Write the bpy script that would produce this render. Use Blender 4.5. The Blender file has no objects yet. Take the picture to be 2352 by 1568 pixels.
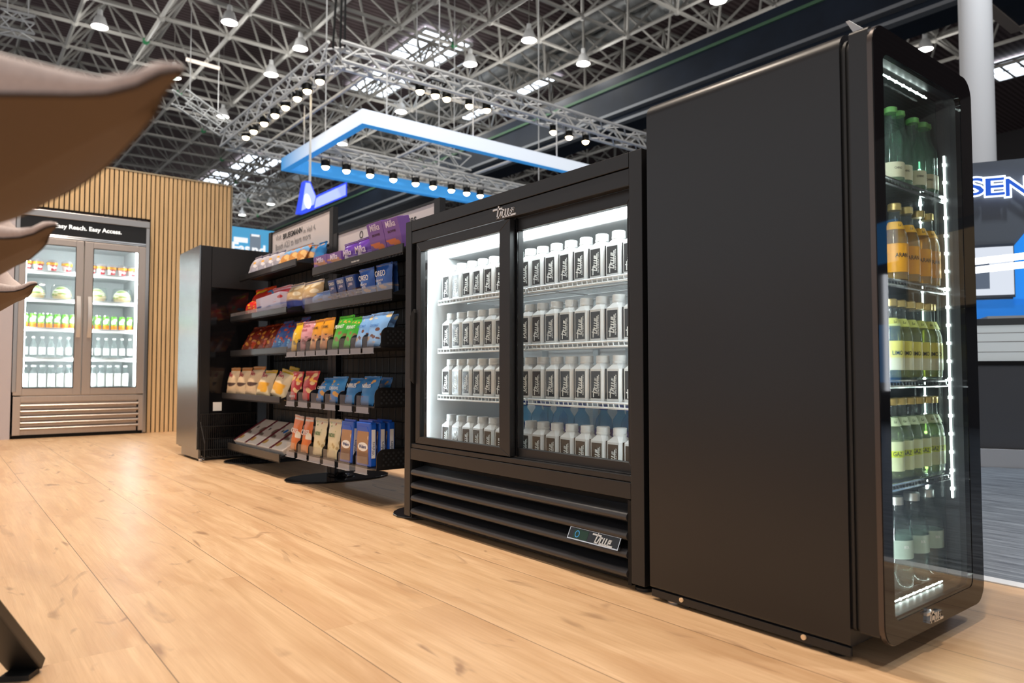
import bpy, bmesh, math, random
from mathutils import Vector, Matrix
random.seed(7)
S = bpy.context.scene
COL = S.collection
PI = math.pi

# ---------------------------------------------------------------- camera
IW, IH, FPX, YAW, PITCH, CAMH = 2352, 1568, 1669.2, 0.9, 0.0426, 0.57
_cy, _sy, _cp, _sp = math.cos(YAW), math.sin(YAW), math.cos(PITCH), math.sin(PITCH)
CF = Vector((-_sy*_cp, _cy*_cp, _sp)); CR = Vector((_cy, _sy, 0)); CU = CR.cross(CF)
CO = Vector((0, 0, CAMH))
cam_d = bpy.data.cameras.new('camera'); cam = bpy.data.objects.new('camera', cam_d); COL.objects.link(cam)
cam.matrix_world = Matrix(((CR.x, CU.x, -CF.x, CO.x), (CR.y, CU.y, -CF.y, CO.y), (CR.z, CU.z, -CF.z, CO.z), (0, 0, 0, 1)))
cam_d.sensor_width = 36; cam_d.lens = FPX*36/IW; cam_d.clip_start = .05; cam_d.clip_end = 400
cam_d.dof.use_dof = True; cam_d.dof.focus_distance = 2.3; cam_d.dof.aperture_fstop = 4.0
S.camera = cam

# ---------------------------------------------------------------- view, world, booth lights, added hall spots
S.view_settings.view_transform = 'Standard'; S.view_settings.look = 'None'
S.view_settings.exposure = 0.0; S.view_settings.gamma = 1.0; S.view_settings.use_curve_mapping = False
S.cycles.use_denoising = True
S.cycles.max_bounces = 8; S.cycles.transparent_max_bounces = 24; S.cycles.glossy_bounces = 4; S.cycles.diffuse_bounces = 3
S.cycles.caustics_reflective = False; S.cycles.caustics_refractive = False; S.cycles.sample_clamp_indirect = 6
W = bpy.data.worlds.new('hall_air'); S.world = W; W.use_nodes = True
W.node_tree.nodes['Background'].inputs[0].default_value = (.72, .72, .74, 1)
W.node_tree.nodes['Background'].inputs[1].default_value = 1.0

def lamp_light(kind, loc, power, col, size=.12, aim=None, cone=100, blend=.6, parent=None):
    d = bpy.data.lights.new('beam', kind); d.energy = power; d.color = col
    if kind == 'SPOT':
        d.spot_size = math.radians(cone); d.spot_blend = blend; d.shadow_soft_size = size
    elif kind == 'AREA':
        d.shape = 'DISK'; d.size = size
    else:
        d.shadow_soft_size = size
    o = bpy.data.objects.new('beam', d); COL.objects.link(o); o.location = loc
    o.rotation_euler = (Vector(aim or (loc[0], loc[1], 0)) - Vector(loc)).to_track_quat('-Z', 'Y').to_euler()
    return o
# the booth's own rows of warm spots, hung above the aisle out of the frame
for _x, _p in ((-7.0, 350), (-5.6, 325), (-4.3, 285), (-3.0, 265), (-1.7, 265), (-.4, 270)):
    lamp_light('SPOT', (_x, 1.12, 4.7), _p, (1, .85, .70), .07, (_x-.1, 1.0, 0), 95, .8)
for _x, _p in ((-6.0, 130), (-3.4, 100), (-.8, 105), (.6, 100)):
    lamp_light('SPOT', (_x, -.5, 4.7), _p, (1, .90, .78), .10, (_x-.2, -.5, 0), 95, .8)
lamp_light('SPOT', (1.8, 3.2, 5.2), 330, (.86, .93, 1), .12, (.3, 2.0, 0), 58, .8)
lamp_light('SPOT', (-1.2, 5.6, 5.5), 900, (.82, .91, 1), .12, (-.6, 5.3, 0), 70, .8)
lamp_light('SPOT', (-1.0, 7.0, 9.4), 1600, (.86, .93, 1), .2, (-3.0, 9.2, 2.5), 90, .8)  # added spot without a fixture, brightens the column and exhibit stand

lamp_light('SPOT', (-5.5, 2.5, 8.6), 1500, (1, .97, .92), .2, (-12.5, 8, 5.4), 70, .8)  # added flood without a fixture, brightens the lighting truss

def hit(u, v, ax, val):
    d = CF*FPX + CR*(u-IW/2) - CU*(v-IH/2)
    i = 'xyz'.index(ax); t = (val-CO[i])/d[i]
    return CO + d*t
def hitd(u, v, depth):
    d = CF*FPX + CR*(u-IW/2) - CU*(v-IH/2)
    return CO + d*(depth/FPX)

# ---------------------------------------------------------------- materials
def srgb(h):
    h = h.lstrip('#'); c = [int(h[i:i+2], 16)/255 for i in (0, 2, 4)]
    return tuple(((x+.055)/1.055)**2.4 if x > .04045 else x/12.92 for x in c) + (1,)
def newmat(name):
    m = bpy.data.materials.new(name); m.use_nodes = True
    nt = m.node_tree; return m, nt, nt.nodes['Principled BSDF']
def N(nt, t, **k):
    n = nt.nodes.new(t)
    for a, b in k.items(): setattr(n, a, b)
    return n
def L(nt, a, b): nt.links.new(a, b)
def pmat(name, col, rough=.5, metal=0, noise=0, nscale=(40, 40, 40), emit=None, es=0, spec=.5, bump=0, coat=0):
    m, nt, b = newmat(name)
    c = srgb(col) if isinstance(col, str) else tuple(col)+(1,)
    b.inputs['Base Color'].default_value = c; b.inputs['Roughness'].default_value = rough
    b.inputs['Metallic'].default_value = metal; b.inputs['Specular IOR Level'].default_value = spec
    b.inputs['Coat Weight'].default_value = coat
    if emit:
        b.inputs['Emission Color'].default_value = srgb(emit); b.inputs['Emission Strength'].default_value = es
    if noise or bump:
        tc = N(nt, 'ShaderNodeTexCoord'); mp = N(nt, 'ShaderNodeMapping'); mp.inputs['Scale'].default_value = nscale
        nz = N(nt, 'ShaderNodeTexNoise'); nz.inputs['Detail'].default_value = 3
        L(nt, tc.outputs['Object'], mp.inputs[0]); L(nt, mp.outputs[0], nz.inputs['Vector'])
        if noise:
            mx = N(nt, 'ShaderNodeMix', data_type='RGBA', blend_type='MULTIPLY'); mx.inputs[0].default_value = 1
            rp = N(nt, 'ShaderNodeMapRange'); rp.inputs[1].default_value = .3; rp.inputs[2].default_value = .7
            rp.inputs[3].default_value = 1-noise; rp.inputs[4].default_value = 1+noise
            L(nt, nz.outputs['Fac'], rp.inputs[0]); mx.inputs[6].default_value = c
            L(nt, rp.outputs[0], mx.inputs[7]); L(nt, mx.outputs[2], b.inputs['Base Color'])
        if bump:
            bp = N(nt, 'ShaderNodeBump'); bp.inputs['Strength'].default_value = bump; bp.inputs['Distance'].default_value = .01
            L(nt, nz.outputs['Fac'], bp.inputs['Height']); L(nt, bp.outputs[0], b.inputs['Normal'])
    return m
def emat(name, col, s):
    m = bpy.data.materials.new(name); m.use_nodes = True; nt = m.node_tree; nt.nodes.clear()
    e = N(nt, 'ShaderNodeEmission'); o = N(nt, 'ShaderNodeOutputMaterial')
    e.inputs[0].default_value = srgb(col); e.inputs[1].default_value = s; L(nt, e.outputs[0], o.inputs[0]); return m
def glassmat(name, tint=(1, 1, 1), refl=1.0, body=0.0, bodycol=(1, 1, 1), rough=.0, ior=1.5):
    """thin clear sheet: tinted see-through plus fresnel reflection, with some milky body if wanted"""
    m = bpy.data.materials.new(name); m.use_nodes = True; nt = m.node_tree; nt.nodes.clear()
    o = N(nt, 'ShaderNodeOutputMaterial'); t = N(nt, 'ShaderNodeBsdfTransparent'); g = N(nt, 'ShaderNodeBsdfGlossy')
    g.inputs['Roughness'].default_value = rough; t.inputs[0].default_value = tuple(tint)+(1,)
    ge = N(nt, 'ShaderNodeNewGeometry'); dt = N(nt, 'ShaderNodeVectorMath', operation='DOT_PRODUCT'); L(nt, ge.outputs['Incoming'], dt.inputs[0]); L(nt, ge.outputs['Normal'], dt.inputs[1])
    def ma(op, a, b):
        n = N(nt, 'ShaderNodeMath', operation=op)
        for i, x in enumerate((a, b)):
            if isinstance(x, (int, float)): n.inputs[i].default_value = x
            elif x is not None: L(nt, x, n.inputs[i])
        return n.outputs[0]
    f0 = ((ior-1)/(ior+1))**2; sch = ma('POWER', ma('SUBTRACT', 1.0, ma('ABSOLUTE', dt.outputs['Value'], 0.0)), 5.0)
    mm = N(nt, 'ShaderNodeMath', operation='MULTIPLY'); mm.inputs[1].default_value = refl; L(nt, ma('ADD', ma('MULTIPLY', sch, 1-f0), f0), mm.inputs[0])
    base = t.outputs[0]
    if body:
        d = N(nt, 'ShaderNodeBsdfDiffuse'); d.inputs[0].default_value = tuple(bodycol)+(1,)
        tl = N(nt, 'ShaderNodeBsdfTranslucent'); tl.inputs[0].default_value = tuple(bodycol)+(1,)
        a = N(nt, 'ShaderNodeMixShader'); a.inputs[0].default_value = .5; L(nt, d.outputs[0], a.inputs[1]); L(nt, tl.outputs[0], a.inputs[2])
        b = N(nt, 'ShaderNodeMixShader'); b.inputs[0].default_value = body; L(nt, t.outputs[0], b.inputs[1]); L(nt, a.outputs[0], b.inputs[2]); base = b.outputs[0]
    x = N(nt, 'ShaderNodeMixShader'); L(nt, mm.outputs[0], x.inputs[0]); L(nt, base, x.inputs[1]); L(nt, g.outputs[0], x.inputs[2])
    L(nt, x.outputs[0], o.inputs[0]); return m
def packmat(name, base, low=None, split=.45, spots=(), sscale=9, rough=.32, top=None, soft=.04):
    """printed foil: base colour, another colour under SPLIT (0..1 of its height), scattered food shapes in the lower half"""
    m, nt, b = newmat(name); b.inputs['Roughness'].default_value = rough
    tc = N(nt, 'ShaderNodeTexCoord'); sp = N(nt, 'ShaderNodeSeparateXYZ'); L(nt, tc.outputs['Generated'], sp.inputs[0])
    cur = None; rgb = srgb(base)
    def mix(fac, a, c):
        x = N(nt, 'ShaderNodeMix', data_type='RGBA'); L(nt, fac, x.inputs[0])
        if a is None: x.inputs[6].default_value = rgb
        else: L(nt, a, x.inputs[6])
        x.inputs[7].default_value = srgb(c); return x.outputs[2]
    def step(lo, hi, sock=None):
        r = N(nt, 'ShaderNodeMapRange'); r.inputs[1].default_value = lo; r.inputs[2].default_value = hi
        L(nt, sock or sp.outputs[2], r.inputs[0]); return r.outputs[0]
    if low: cur = mix(step(split+soft, split-soft), cur, low)
    if top: cur = mix(step(.86, .88), cur, top)
    for i, (c, zc, ext, thr) in enumerate(spots):
        mp = N(nt, 'ShaderNodeMapping'); mp.inputs['Location'].default_value = (3.1*i, 1.7*i, i); mp.inputs['Scale'].default_value = (sscale*.6, 1, sscale)
        L(nt, tc.outputs['Generated'], mp.inputs[0])
        v = N(nt, 'ShaderNodeTexVoronoi'); v.inputs['Scale'].default_value = 1; L(nt, mp.outputs[0], v.inputs['Vector'])
        a = step(thr+.03, thr-.03, v.outputs['Distance'])
        ab = N(nt, 'ShaderNodeMath', operation='SUBTRACT'); L(nt, sp.outputs[2], ab.inputs[0]); ab.inputs[1].default_value = zc
        aa = N(nt, 'ShaderNodeMath', operation='ABSOLUTE'); L(nt, ab.outputs[0], aa.inputs[0])
        w = step(ext, ext*.8, aa.outputs[0])
        mu = N(nt, 'ShaderNodeMath', operation='MULTIPLY'); L(nt, a, mu.inputs[0]); L(nt, w, mu.inputs[1])
        cur = mix(mu.outputs[0], cur, c)
    if cur is None: b.inputs['Base Color'].default_value = rgb
    else: L(nt, cur, b.inputs['Base Color'])
    return m

M = {}
M['black'] = pmat('black_powder_coat', (.011, .011, .012), .40, 0, spec=.5)
M['blackgloss'] = pmat('black_gloss', (.006, .006, .007), .08)
M['blackmatte'] = pmat('black_matte', (.005, .005, .005), .6, spec=.25)
M['wire'] = pmat('black_wire', (.008, .008, .009), .35)
M['rubber'] = pmat('black_rubber', (.01, .01, .01), .5)
M['white'] = pmat('white_liner', (.86, .88, .88), .35)
M['whitewire'] = pmat('white_wire', (.85, .87, .88), .3)
M['plastic'] = pmat('white_plastic', (.84, .85, .85), .3)
M['cap'] = pmat('white_cap', (.78, .79, .78), .35)
M['label'] = pmat('dark_label', (.02, .018, .017), .25, spec=.6)
M['ink'] = pmat('white_ink', (.88, .88, .86), .4)
M['inkdark'] = pmat('dark_ink', (.03, .03, .03), .5)
M['inkgrey'] = pmat('grey_ink', (.36, .34, .34), .5)
M['steel'] = pmat('brushed_steel', (.55, .52, .49), .3, 1, noise=.06, nscale=(2, 2, 220))
M['chrome'] = pmat('chrome', (.8, .8, .8), .14, 1)
M['alu'] = pmat('truss_aluminium', (.84, .84, .82), .5, .1)
M['led'] = emat('led_strip', '#f2faff', 60); M['ledline'] = emat('led_line', '#f2faff', 12)
M['ledsoft'] = emat('light_box', '#f4fbff', 12)
M['leddot'] = emat('led_dot', '#f4fbff', 130)
M['spotlamp'] = emat('spot_lamp', '#ffe2b0', 26)
M['hallamp'] = emat('hall_lamp', '#eafff4', 9)
M['sky'] = emat('daylight_panel', '#e6f1ff', 5)
M['pane'] = glassmat('door_pane', (.95, .97, .96), 1.0)
M['pane2'] = glassmat('tall_door_pane', (.88, .92, .90), 1.15)
M['clear'] = glassmat('clear_glass', (.93, .96, .95), 1.0, .04, (.8, .9, .9))
M['clearplastic'] = glassmat('clear_plastic', (.9, .92, .93), .9, .16, (.85, .85, .88))
M['clearholder'] = glassmat('clear_holder', (.95, .96, .97), .7, .05, (.8, .8, .85))
M['orange'] = glassmat('orange_drink', (.95, .72, .30), .8, .45, (.9, .55, .12))
M['lemon'] = glassmat('pale_drink', (.88, .88, .55), .8, .25, (.75, .75, .35))
M['lime'] = glassmat('clear_drink', (.85, .92, .70), .8, .16, (.7, .8, .5))
M['water'] = glassmat('still_water', (.86, .93, .92), .9, .06, (.8, .9, .9))
M['bluewater'] = glassmat('blue_bottle', (.55, .80, .95), .9, .25, (.35, .7, .9))
M['greenglass'] = glassmat('cold_green_glass', (.70, .86, .78), 1.1, .12, (.5, .65, .6))
M['gold'] = pmat('gold_cap', (.62, .46, .18), .3, .8)
M['capgreen'] = pmat('green_cap', (.16, .42, .12), .35)
M['capblue'] = pmat('blue_cap', (.02, .07, .38), .35)
M['concrete'] = pmat('white_plinth', (.62, .64, .66), .6)

# ---------------------------------------------------------------- mesh helpers
class MB:
    """collects shapes for ONE mesh"""
    def __init__(s): s.v = []; s.f = []; s.m = []
    def add(s, vs, fs, mi=0):
        o = len(s.v); s.v += [tuple(v) for v in vs]; s.f += [tuple(i+o for i in f) for f in fs]; s.m += [mi]*len(fs); return s
    def box(s, x0, y0, z0, x1, y1, z1, mi=0):
        if x0 > x1: x0, x1 = x1, x0
        if y0 > y1: y0, y1 = y1, y0
        if z0 > z1: z0, z1 = z1, z0
        return s.add([(x0, y0, z0), (x1, y0, z0), (x1, y1, z0), (x0, y1, z0), (x0, y0, z1), (x1, y0, z1), (x1, y1, z1), (x0, y1, z1)],
                     [(0, 3, 2, 1), (4, 5, 6, 7), (0, 1, 5, 4), (1, 2, 6, 5), (2, 3, 7, 6), (3, 0, 4, 7)], mi)
    def tube(s, a, b, r, n=8, mi=0, r2=None, caps=True):
        a = Vector(a); b = Vector(b); d = (b-a)
        if d.length < 1e-7: return s
        d.normalize(); u = d.orthogonal().normalized(); w = d.cross(u); r2 = r if r2 is None else r2
        vs = [a+(u*math.cos(2*PI*i/n)+w*math.sin(2*PI*i/n))*r for i in range(n)] + [b+(u*math.cos(2*PI*i/n)+w*math.sin(2*PI*i/n))*r2 for i in range(n)]
        fs = [(i, (i+1) % n, n+(i+1) % n, n+i) for i in range(n)]
        if caps: fs += [tuple(range(n-1, -1, -1)), tuple(range(n, 2*n))]
        return s.add(vs, fs, mi)
    def path(s, pts, r, n=6, mi=0):
        for a, b in zip(pts, pts[1:]): s.tube(a, b, r, n, mi)
        return s
    def lathe(s, prof, n=16, c=(0, 0, 0), mi=0, closed=True):
        vs = []; fs = []
        for r, z in prof:
            for i in range(n): vs.append((c[0]+r*math.cos(2*PI*i/n), c[1]+r*math.sin(2*PI*i/n), c[2]+z))
        k = len(prof)
        for j in range(k-1):
            for i in range(n): fs.append((j*n+i, j*n+(i+1) % n, (j+1)*n+(i+1) % n, (j+1)*n+i))
        if closed: fs += [tuple(range(n-1, -1, -1)), tuple(range((k-1)*n, k*n))]
        return s.add(vs, fs, mi)
    def loft(s, rings, mi=0, cap=True):
        n = len(rings[0]); vs = [p for r in rings for p in r]; fs = []
        for j in range(len(rings)-1):
            for i in range(n): fs.append((j*n+i, j*n+(i+1) % n, (j+1)*n+(i+1) % n, (j+1)*n+i))
        if cap: fs += [tuple(range(n-1, -1, -1)), tuple(range((len(rings)-1)*n, len(rings)*n))]
        return s.add(vs, fs, mi)
    def prism(s, poly, a, b, axes='xz', mi=0):
        """poly in two axes, extruded a..b along the third"""
        def P(p, t):
            q = {axes[0]: p[0], axes[1]: p[1]}
            k = [c for c in 'xyz' if c not in axes][0]; q[k] = t
            return (q['x'], q['y'], q['z'])
        n = len(poly); vs = [P(p, a) for p in poly]+[P(p, b) for p in poly]
        fs = [(i, (i+1) % n, n+(i+1) % n, n+i) for i in range(n)]+[tuple(range(n-1, -1, -1)), tuple(range(n, 2*n))]
        return s.add(vs, fs, mi)
    def quad(s, a, b, c, d, mi=0): return s.add([a, b, c, d], [(0, 1, 2, 3)], mi)

def wloc(o):
    v = Vector((0, 0, 0))
    while o is not None: v += Vector(o.location); o = o.parent
    return v
def mesh_of(name, mb, mats, off=Vector((0, 0, 0)), smooth=0):
    me = bpy.data.meshes.new(name)
    me.from_pydata([(v[0]-off.x, v[1]-off.y, v[2]-off.z) for v in mb.v], [], mb.f)
    for m in (mats if isinstance(mats, (list, tuple)) else [mats]): me.materials.append(M[m] if isinstance(m, str) else m)
    if any(mb.m): me.polygons.foreach_set('material_index', mb.m)
    bm = bmesh.new(); bm.from_mesh(me); bmesh.ops.recalc_face_normals(bm, faces=bm.faces)
    if smooth:
        for f in bm.faces: f.smooth = True
        a = math.radians(smooth)
        for e in bm.edges:
            if len(e.link_faces) == 2 and e.calc_face_angle(0) > a: e.smooth = False
    bm.to_mesh(me); bm.free(); me.update()
    return me
def obj(name, mb, mats, parent=None, smooth=0, bevel=0, local=False, seg=2):
    """ONE mesh object; mb in world coordinates (or in the parent's own when local)"""
    off = Vector((0, 0, 0)) if (local or parent is None) else wloc(parent)
    o = bpy.data.objects.new(name, mesh_of(name, mb, mats, off, smooth)); COL.objects.link(o); o.parent = parent
    if bevel:
        b = o.modifiers.new('edge', 'BEVEL'); b.width = bevel; b.segments = seg; b.limit_method = 'ANGLE'; b.angle_limit = math.radians(40)
    return o
def tag(o, label, cat, group=None):
    o['label'] = label; o['category'] = cat
    if group: o['group'] = group
    return o
def thing(name, label, cat, loc=(0, 0, 0), group=None):
    o = bpy.data.objects.new(name, None); COL.objects.link(o); o.location = loc; o.empty_display_size = .05
    return tag(o, label, cat, group)
def struct(name, mb, mats, **k):
    o = obj(name, mb, mats, **k); o['kind'] = 'structure'; return o
def dup(root, loc, label=None, group=None, rot=None, scale=None):
    r = root.copy(); COL.objects.link(r); r.location = loc
    if rot is not None: r.rotation_euler = rot
    if scale is not None: r.scale = scale
    if label: r['label'] = label
    if group: r['group'] = group
    for ch in list(root.children):
        c = ch.copy(); COL.objects.link(c); c.parent = r
        for g in list(ch.children):
            d = g.copy(); COL.objects.link(d); d.parent = c
    return r
_TX = {}
def text_mesh(s, ext=.02, mat='ink', bold=0, spacing=1.0):
    k = (s, ext, mat, bold, spacing)
    if k not in _TX:
        cu = bpy.data.curves.new('lettering', 'FONT'); cu.body = s; cu.extrude = ext; cu.offset = bold; cu.resolution_u = 3
        cu.align_x = 'CENTER'; cu.align_y = 'CENTER'; cu.space_character = spacing; cu.space_line = .95
        t = bpy.data.objects.new('t', cu); COL.objects.link(t)
        me = bpy.data.meshes.new_from_object(t.evaluated_get(bpy.context.evaluated_depsgraph_get()))
        bpy.data.objects.remove(t); bpy.data.curves.remove(cu)
        me.materials.clear(); me.materials.append(M[mat] if isinstance(mat, str) else mat)
        xs = [v.co.x for v in me.vertices]; ys = [v.co.y for v in me.vertices]
        _TX[k] = (me, max(xs)-min(xs), max(ys)-min(ys))
    return _TX[k]
def lettering(s, parent, loc, w=None, h=None, rot=(PI/2, 0, 0), mat='ink', name='lettering', bold=0, stretch=None, ext=.02, spacing=1.0):
    me, tw, th = text_mesh(s, ext, mat, bold, spacing)
    o = bpy.data.objects.new(name, me); COL.objects.link(o); o.parent = parent; o.location = loc; o.rotation_euler = rot
    k = (w/tw) if w else (h/th); ky = (h/th) if (h and w) else k
    o.scale = (k, ky, k); return o
def wrap_text(s, parent, r, z, h, a0, mat='inkdark', name='lettering', squeeze=.8, bold=.015):
    """print that follows a round label; a0 is the angle of its middle, seen from above"""
    me, tw, th = text_mesh(s, .004, mat, bold); me = me.copy(); k = h/th
    for v in me.vertices:
        a = a0+v.co.x*k*squeeze/r; rr_ = r+v.co.z*k; v.co = (rr_*math.cos(a), rr_*math.sin(a), z+v.co.y*k)
    o = bpy.data.objects.new(name, me); COL.objects.link(o); o.parent = parent; return o
# the chromed script mark: slanted strokes joined along the base line
MARK = [[(-.18, .31), (.28, .30)], [(.114, .38), (.025, .02), (.165, .02), (.26, .235), (.386, .228)], [(.325, .2), (.29, .005), (1.0, .0)],
        [(.455, .02), (.50, .228)], [(.59, .02), (.64, .223)], [(.735, .02), (.785, .205), (.9, .205), (.88, .11), (.765, .105)]]
def mark_mb(mb, k, w=.056, t=.02, mi=0, place=None):
    """strokes in x (right), y (up), thickness along +z, scaled by k; place maps (x,y,z)"""
    place = place or (lambda p: p)
    for st in MARK:
        for a, b in zip(st, st[1:]):
            a = Vector(a); b = Vector(b); d = (b-a).normalized(); n = Vector((-d.y, d.x))*w/2; a = a-d*w*.45; b = b+d*w*.45
            q = [a-n, b-n, b+n, a+n]
            vs = [place(Vector((p.x*k, p.y*k, 0))) for p in q]+[place(Vector((p.x*k, p.y*k, t*k))) for p in q]
            mb.add(vs, [(0, 3, 2, 1), (4, 5, 6, 7), (0, 1, 5, 4), (1, 2, 6, 5), (2, 3, 7, 6), (3, 0, 4, 7)], mi)
    return mb
ORD = 'first second third fourth fifth sixth seventh eighth ninth tenth eleventh twelfth thirteenth fourteenth fifteenth sixteenth'.split()

# ================================================================ SETTING
# ---- oak plank floor
def oak():
    m, nt, b = newmat('oak_planks')
    tc = N(nt, 'ShaderNodeTexCoord'); sp = N(nt, 'ShaderNodeSeparateXYZ'); L(nt, tc.outputs['Object'], sp.inputs[0])
    def ma(op, a, bv=None, c=None):
        n = N(nt, 'ShaderNodeMath', operation=op)
        for i, x in enumerate((a, bv, c)):
            if x is None: continue
            if isinstance(x, (int, float)): n.inputs[i].default_value = x
            else: L(nt, x, n.inputs[i])
        return n.outputs[0]
    row = ma('DIVIDE', ma('ADD', sp.outputs[1], 9.5534), .32)       # seams at y = .3666 + .32 k
    ri = ma('FLOOR', row); rf = ma('FRACT', row)
    wn = N(nt, 'ShaderNodeTexWhiteNoise', noise_dimensions='1D'); L(nt, ri, wn.inputs['W'])
    col = ma('ADD', ma('DIVIDE', sp.outputs[0], 2.2), ma('MULTIPLY', wn.outputs[0], 7.3))
    ci = ma('FLOOR', col); cf = ma('FRACT', col)
    wn2 = N(nt, 'ShaderNodeTexWhiteNoise', noise_dimensions='2D'); cb = N(nt, 'ShaderNodeCombineXYZ'); L(nt, ri, cb.inputs[0]); L(nt, ci, cb.inputs[1]); L(nt, cb.outputs[0], wn2.inputs['Vector'])
    # per-plank shifted coordinates for the grain
    off = N(nt, 'ShaderNodeVectorMath', operation='SCALE'); L(nt, wn2.outputs['Color'], off.inputs[0]); off.inputs['Scale'].default_value = 40
    co = N(nt, 'ShaderNodeVectorMath', operation='ADD'); L(nt, tc.outputs['Object'], co.inputs[0]); L(nt, off.outputs[0], co.inputs[1])
    def noise(scale, det, rough=.6, dist=0):
        mp = N(nt, 'ShaderNodeMapping'); mp.inputs['Scale'].default_value = scale; L(nt, co.outputs[0], mp.inputs[0])
        n = N(nt, 'ShaderNodeTexNoise'); n.inputs['Scale'].default_value = 1; n.inputs['Detail'].default_value = det
        n.inputs['Roughness'].default_value = rough; n.inputs['Distortion'].default_value = dist; L(nt, mp.outputs[0], n.inputs['Vector']); return n.outputs['Fac']
    g1 = noise((2.2, 26, 1), 5, .6, .6); g2 = noise((5, 150, 1), 3); blot = noise((1.1, 5.5, 1), 4, .6, 1.2); knot = noise((3.0, 9, 1), 2, .5, 2.2)
    def rng(x, a, c, d, e):
        r = N(nt, 'ShaderNodeMapRange'); L(nt, x, r.inputs[0])
        for i, v in enumerate((a, c, d, e)): r.inputs[i+1].default_value = v
        return r.outputs[0]
    def mix(f, a, c, bt='MIX'):
        x = N(nt, 'ShaderNodeMix', data_type='RGBA', blend_type=bt)
        for s, v in ((0, f), (6, a), (7, c)):
            if isinstance(v, (int, float)): x.inputs[s].default_value = v
            elif isinstance(v, tuple): x.inputs[s].default_value = v
            else: L(nt, v, x.inputs[s])
        return x.outputs[2]
    c = mix(rng(g1, .3, .7, 0, 1), (.62, .385, .205, 1), (.79, .54, .325, 1))
    c = mix(rng(g2, .35, .7, 0, .35), c, (.46, .26, .12, 1))
    c = mix(rng(blot, .47, .72, 0, .75), c, (.50, .275, .135, 1))
    c = mix(rng(knot, .63, .76, 0, .8), c, (.27, .145, .08, 1))
    c = mix(rng(wn2.outputs[0], 0, 1, .0, .16), c, (.42, .26, .14, 1))
    e1 = ma('MINIMUM', rf, ma('SUBTRACT', 1.0, rf)); 
    seam = rng(e1, .0022, .0055, .75, 0)
    c = mix(seam, c, (.13, .075, .04, 1))
    L(nt, c, b.inputs['Base Color'])
    L(nt, rng(g1, .3, .7, .33, .42), b.inputs['Roughness']); b.inputs['Specular IOR Level'].default_value = .45
    bp = N(nt, 'ShaderNodeBump'); bp.inputs['Strength'].default_value = .12; bp.inputs['Distance'].default_value = .004
    h = ma('SUBTRACT', g2, ma('MULTIPLY', seam, 2.0)); L(nt, h, bp.inputs['Height']); L(nt, bp.outputs[0], b.inputs['Normal'])
    return m
M['oak'] = oak()
def hallfloor():
    m, nt, b = newmat('worn_hall_floor')
    tc = N(nt, 'ShaderNodeTexCoord'); mp = N(nt, 'ShaderNodeMapping'); mp.inputs['Scale'].default_value = (1.1, 13, 1); mp.inputs['Rotation'].default_value = (0, 0, -.9)
    L(nt, tc.outputs['Object'], mp.inputs[0])
    n = N(nt, 'ShaderNodeTexNoise'); n.inputs['Scale'].default_value = 3; n.inputs['Detail'].default_value = 8; n.inputs['Roughness'].default_value = .75; L(nt, mp.outputs[0], n.inputs['Vector'])
    r = N(nt, 'ShaderNodeValToRGB'); r.color_ramp.elements[0].position = .38; r.color_ramp.elements[0].color = (.055, .065, .08, 1)
    r.color_ramp.elements[1].position = .72; r.color_ramp.elements[1].color = (.30, .34, .38, 1); L(nt, n.outputs['Fac'], r.inputs[0]); L(nt, r.outputs[0], b.inputs['Base Color'])
    b.inputs['Roughness'].default_value = .34
    return m
M['hallfloor'] = hallfloor()
struct('floor', MB().box(-12, -6, -.03, 6, 2.262, 0), 'oak')
struct('floor', MB().box(-60, 2.316, -.04, 20, 45, -.004), 'hallfloor')
struct('floor', MB().box(-60, -12, -.04, -12.004, 2.312, -.006), 'hallfloor')
struct('trim_1', MB().box(-12, 2.264, -.03, 6, 2.314, .003), pmat('pale_edge_strip', (.78, .80, .82), .4))

# ---- slatted wall behind the two-door cooler
M['slat'] = pmat('oak_slat', (.82, .58, .31), .5, noise=.16, nscale=(9, 30, .8))
M['felt'] = pmat('black_felt', (.03, .022, .016), .9)
XW = -7.575
w = MB(); w.box(XW-.08, .2, 2.035, XW-.015, 2.34, 2.475); w.box(XW-.08, 1.575, 0, XW-.015, 2.34, 2.035)
wl = struct('wall_left', w, 'felt')
sl = MB(); y = 2.328
while y > .2:
    z0 = .0 if y > 1.612 else 2.035
    sl.box(XW-.015, y-.029, z0, XW+.003, y, 2.47); y -= .0395
o = obj('slat_cladding', sl, 'slat', wl, bevel=.0015, seg=1); o['kind'] = 'structure'
o = obj('top_trim', MB().box(XW-.085, .2, 2.47, XW+.006, 2.345, 2.484).box(XW-.085, 2.335, 0, XW+.004, 2.347, 2.47), pmat('pale_edge', (.42, .36, .25), .6), wl); o['kind'] = 'structure'
struct('wall_left', MB().box(XW-.3, -3.5, 0, XW+.045, .512, 2.005), pmat('lilac_wall_panel', (.62, .58, .62), .6))

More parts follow.
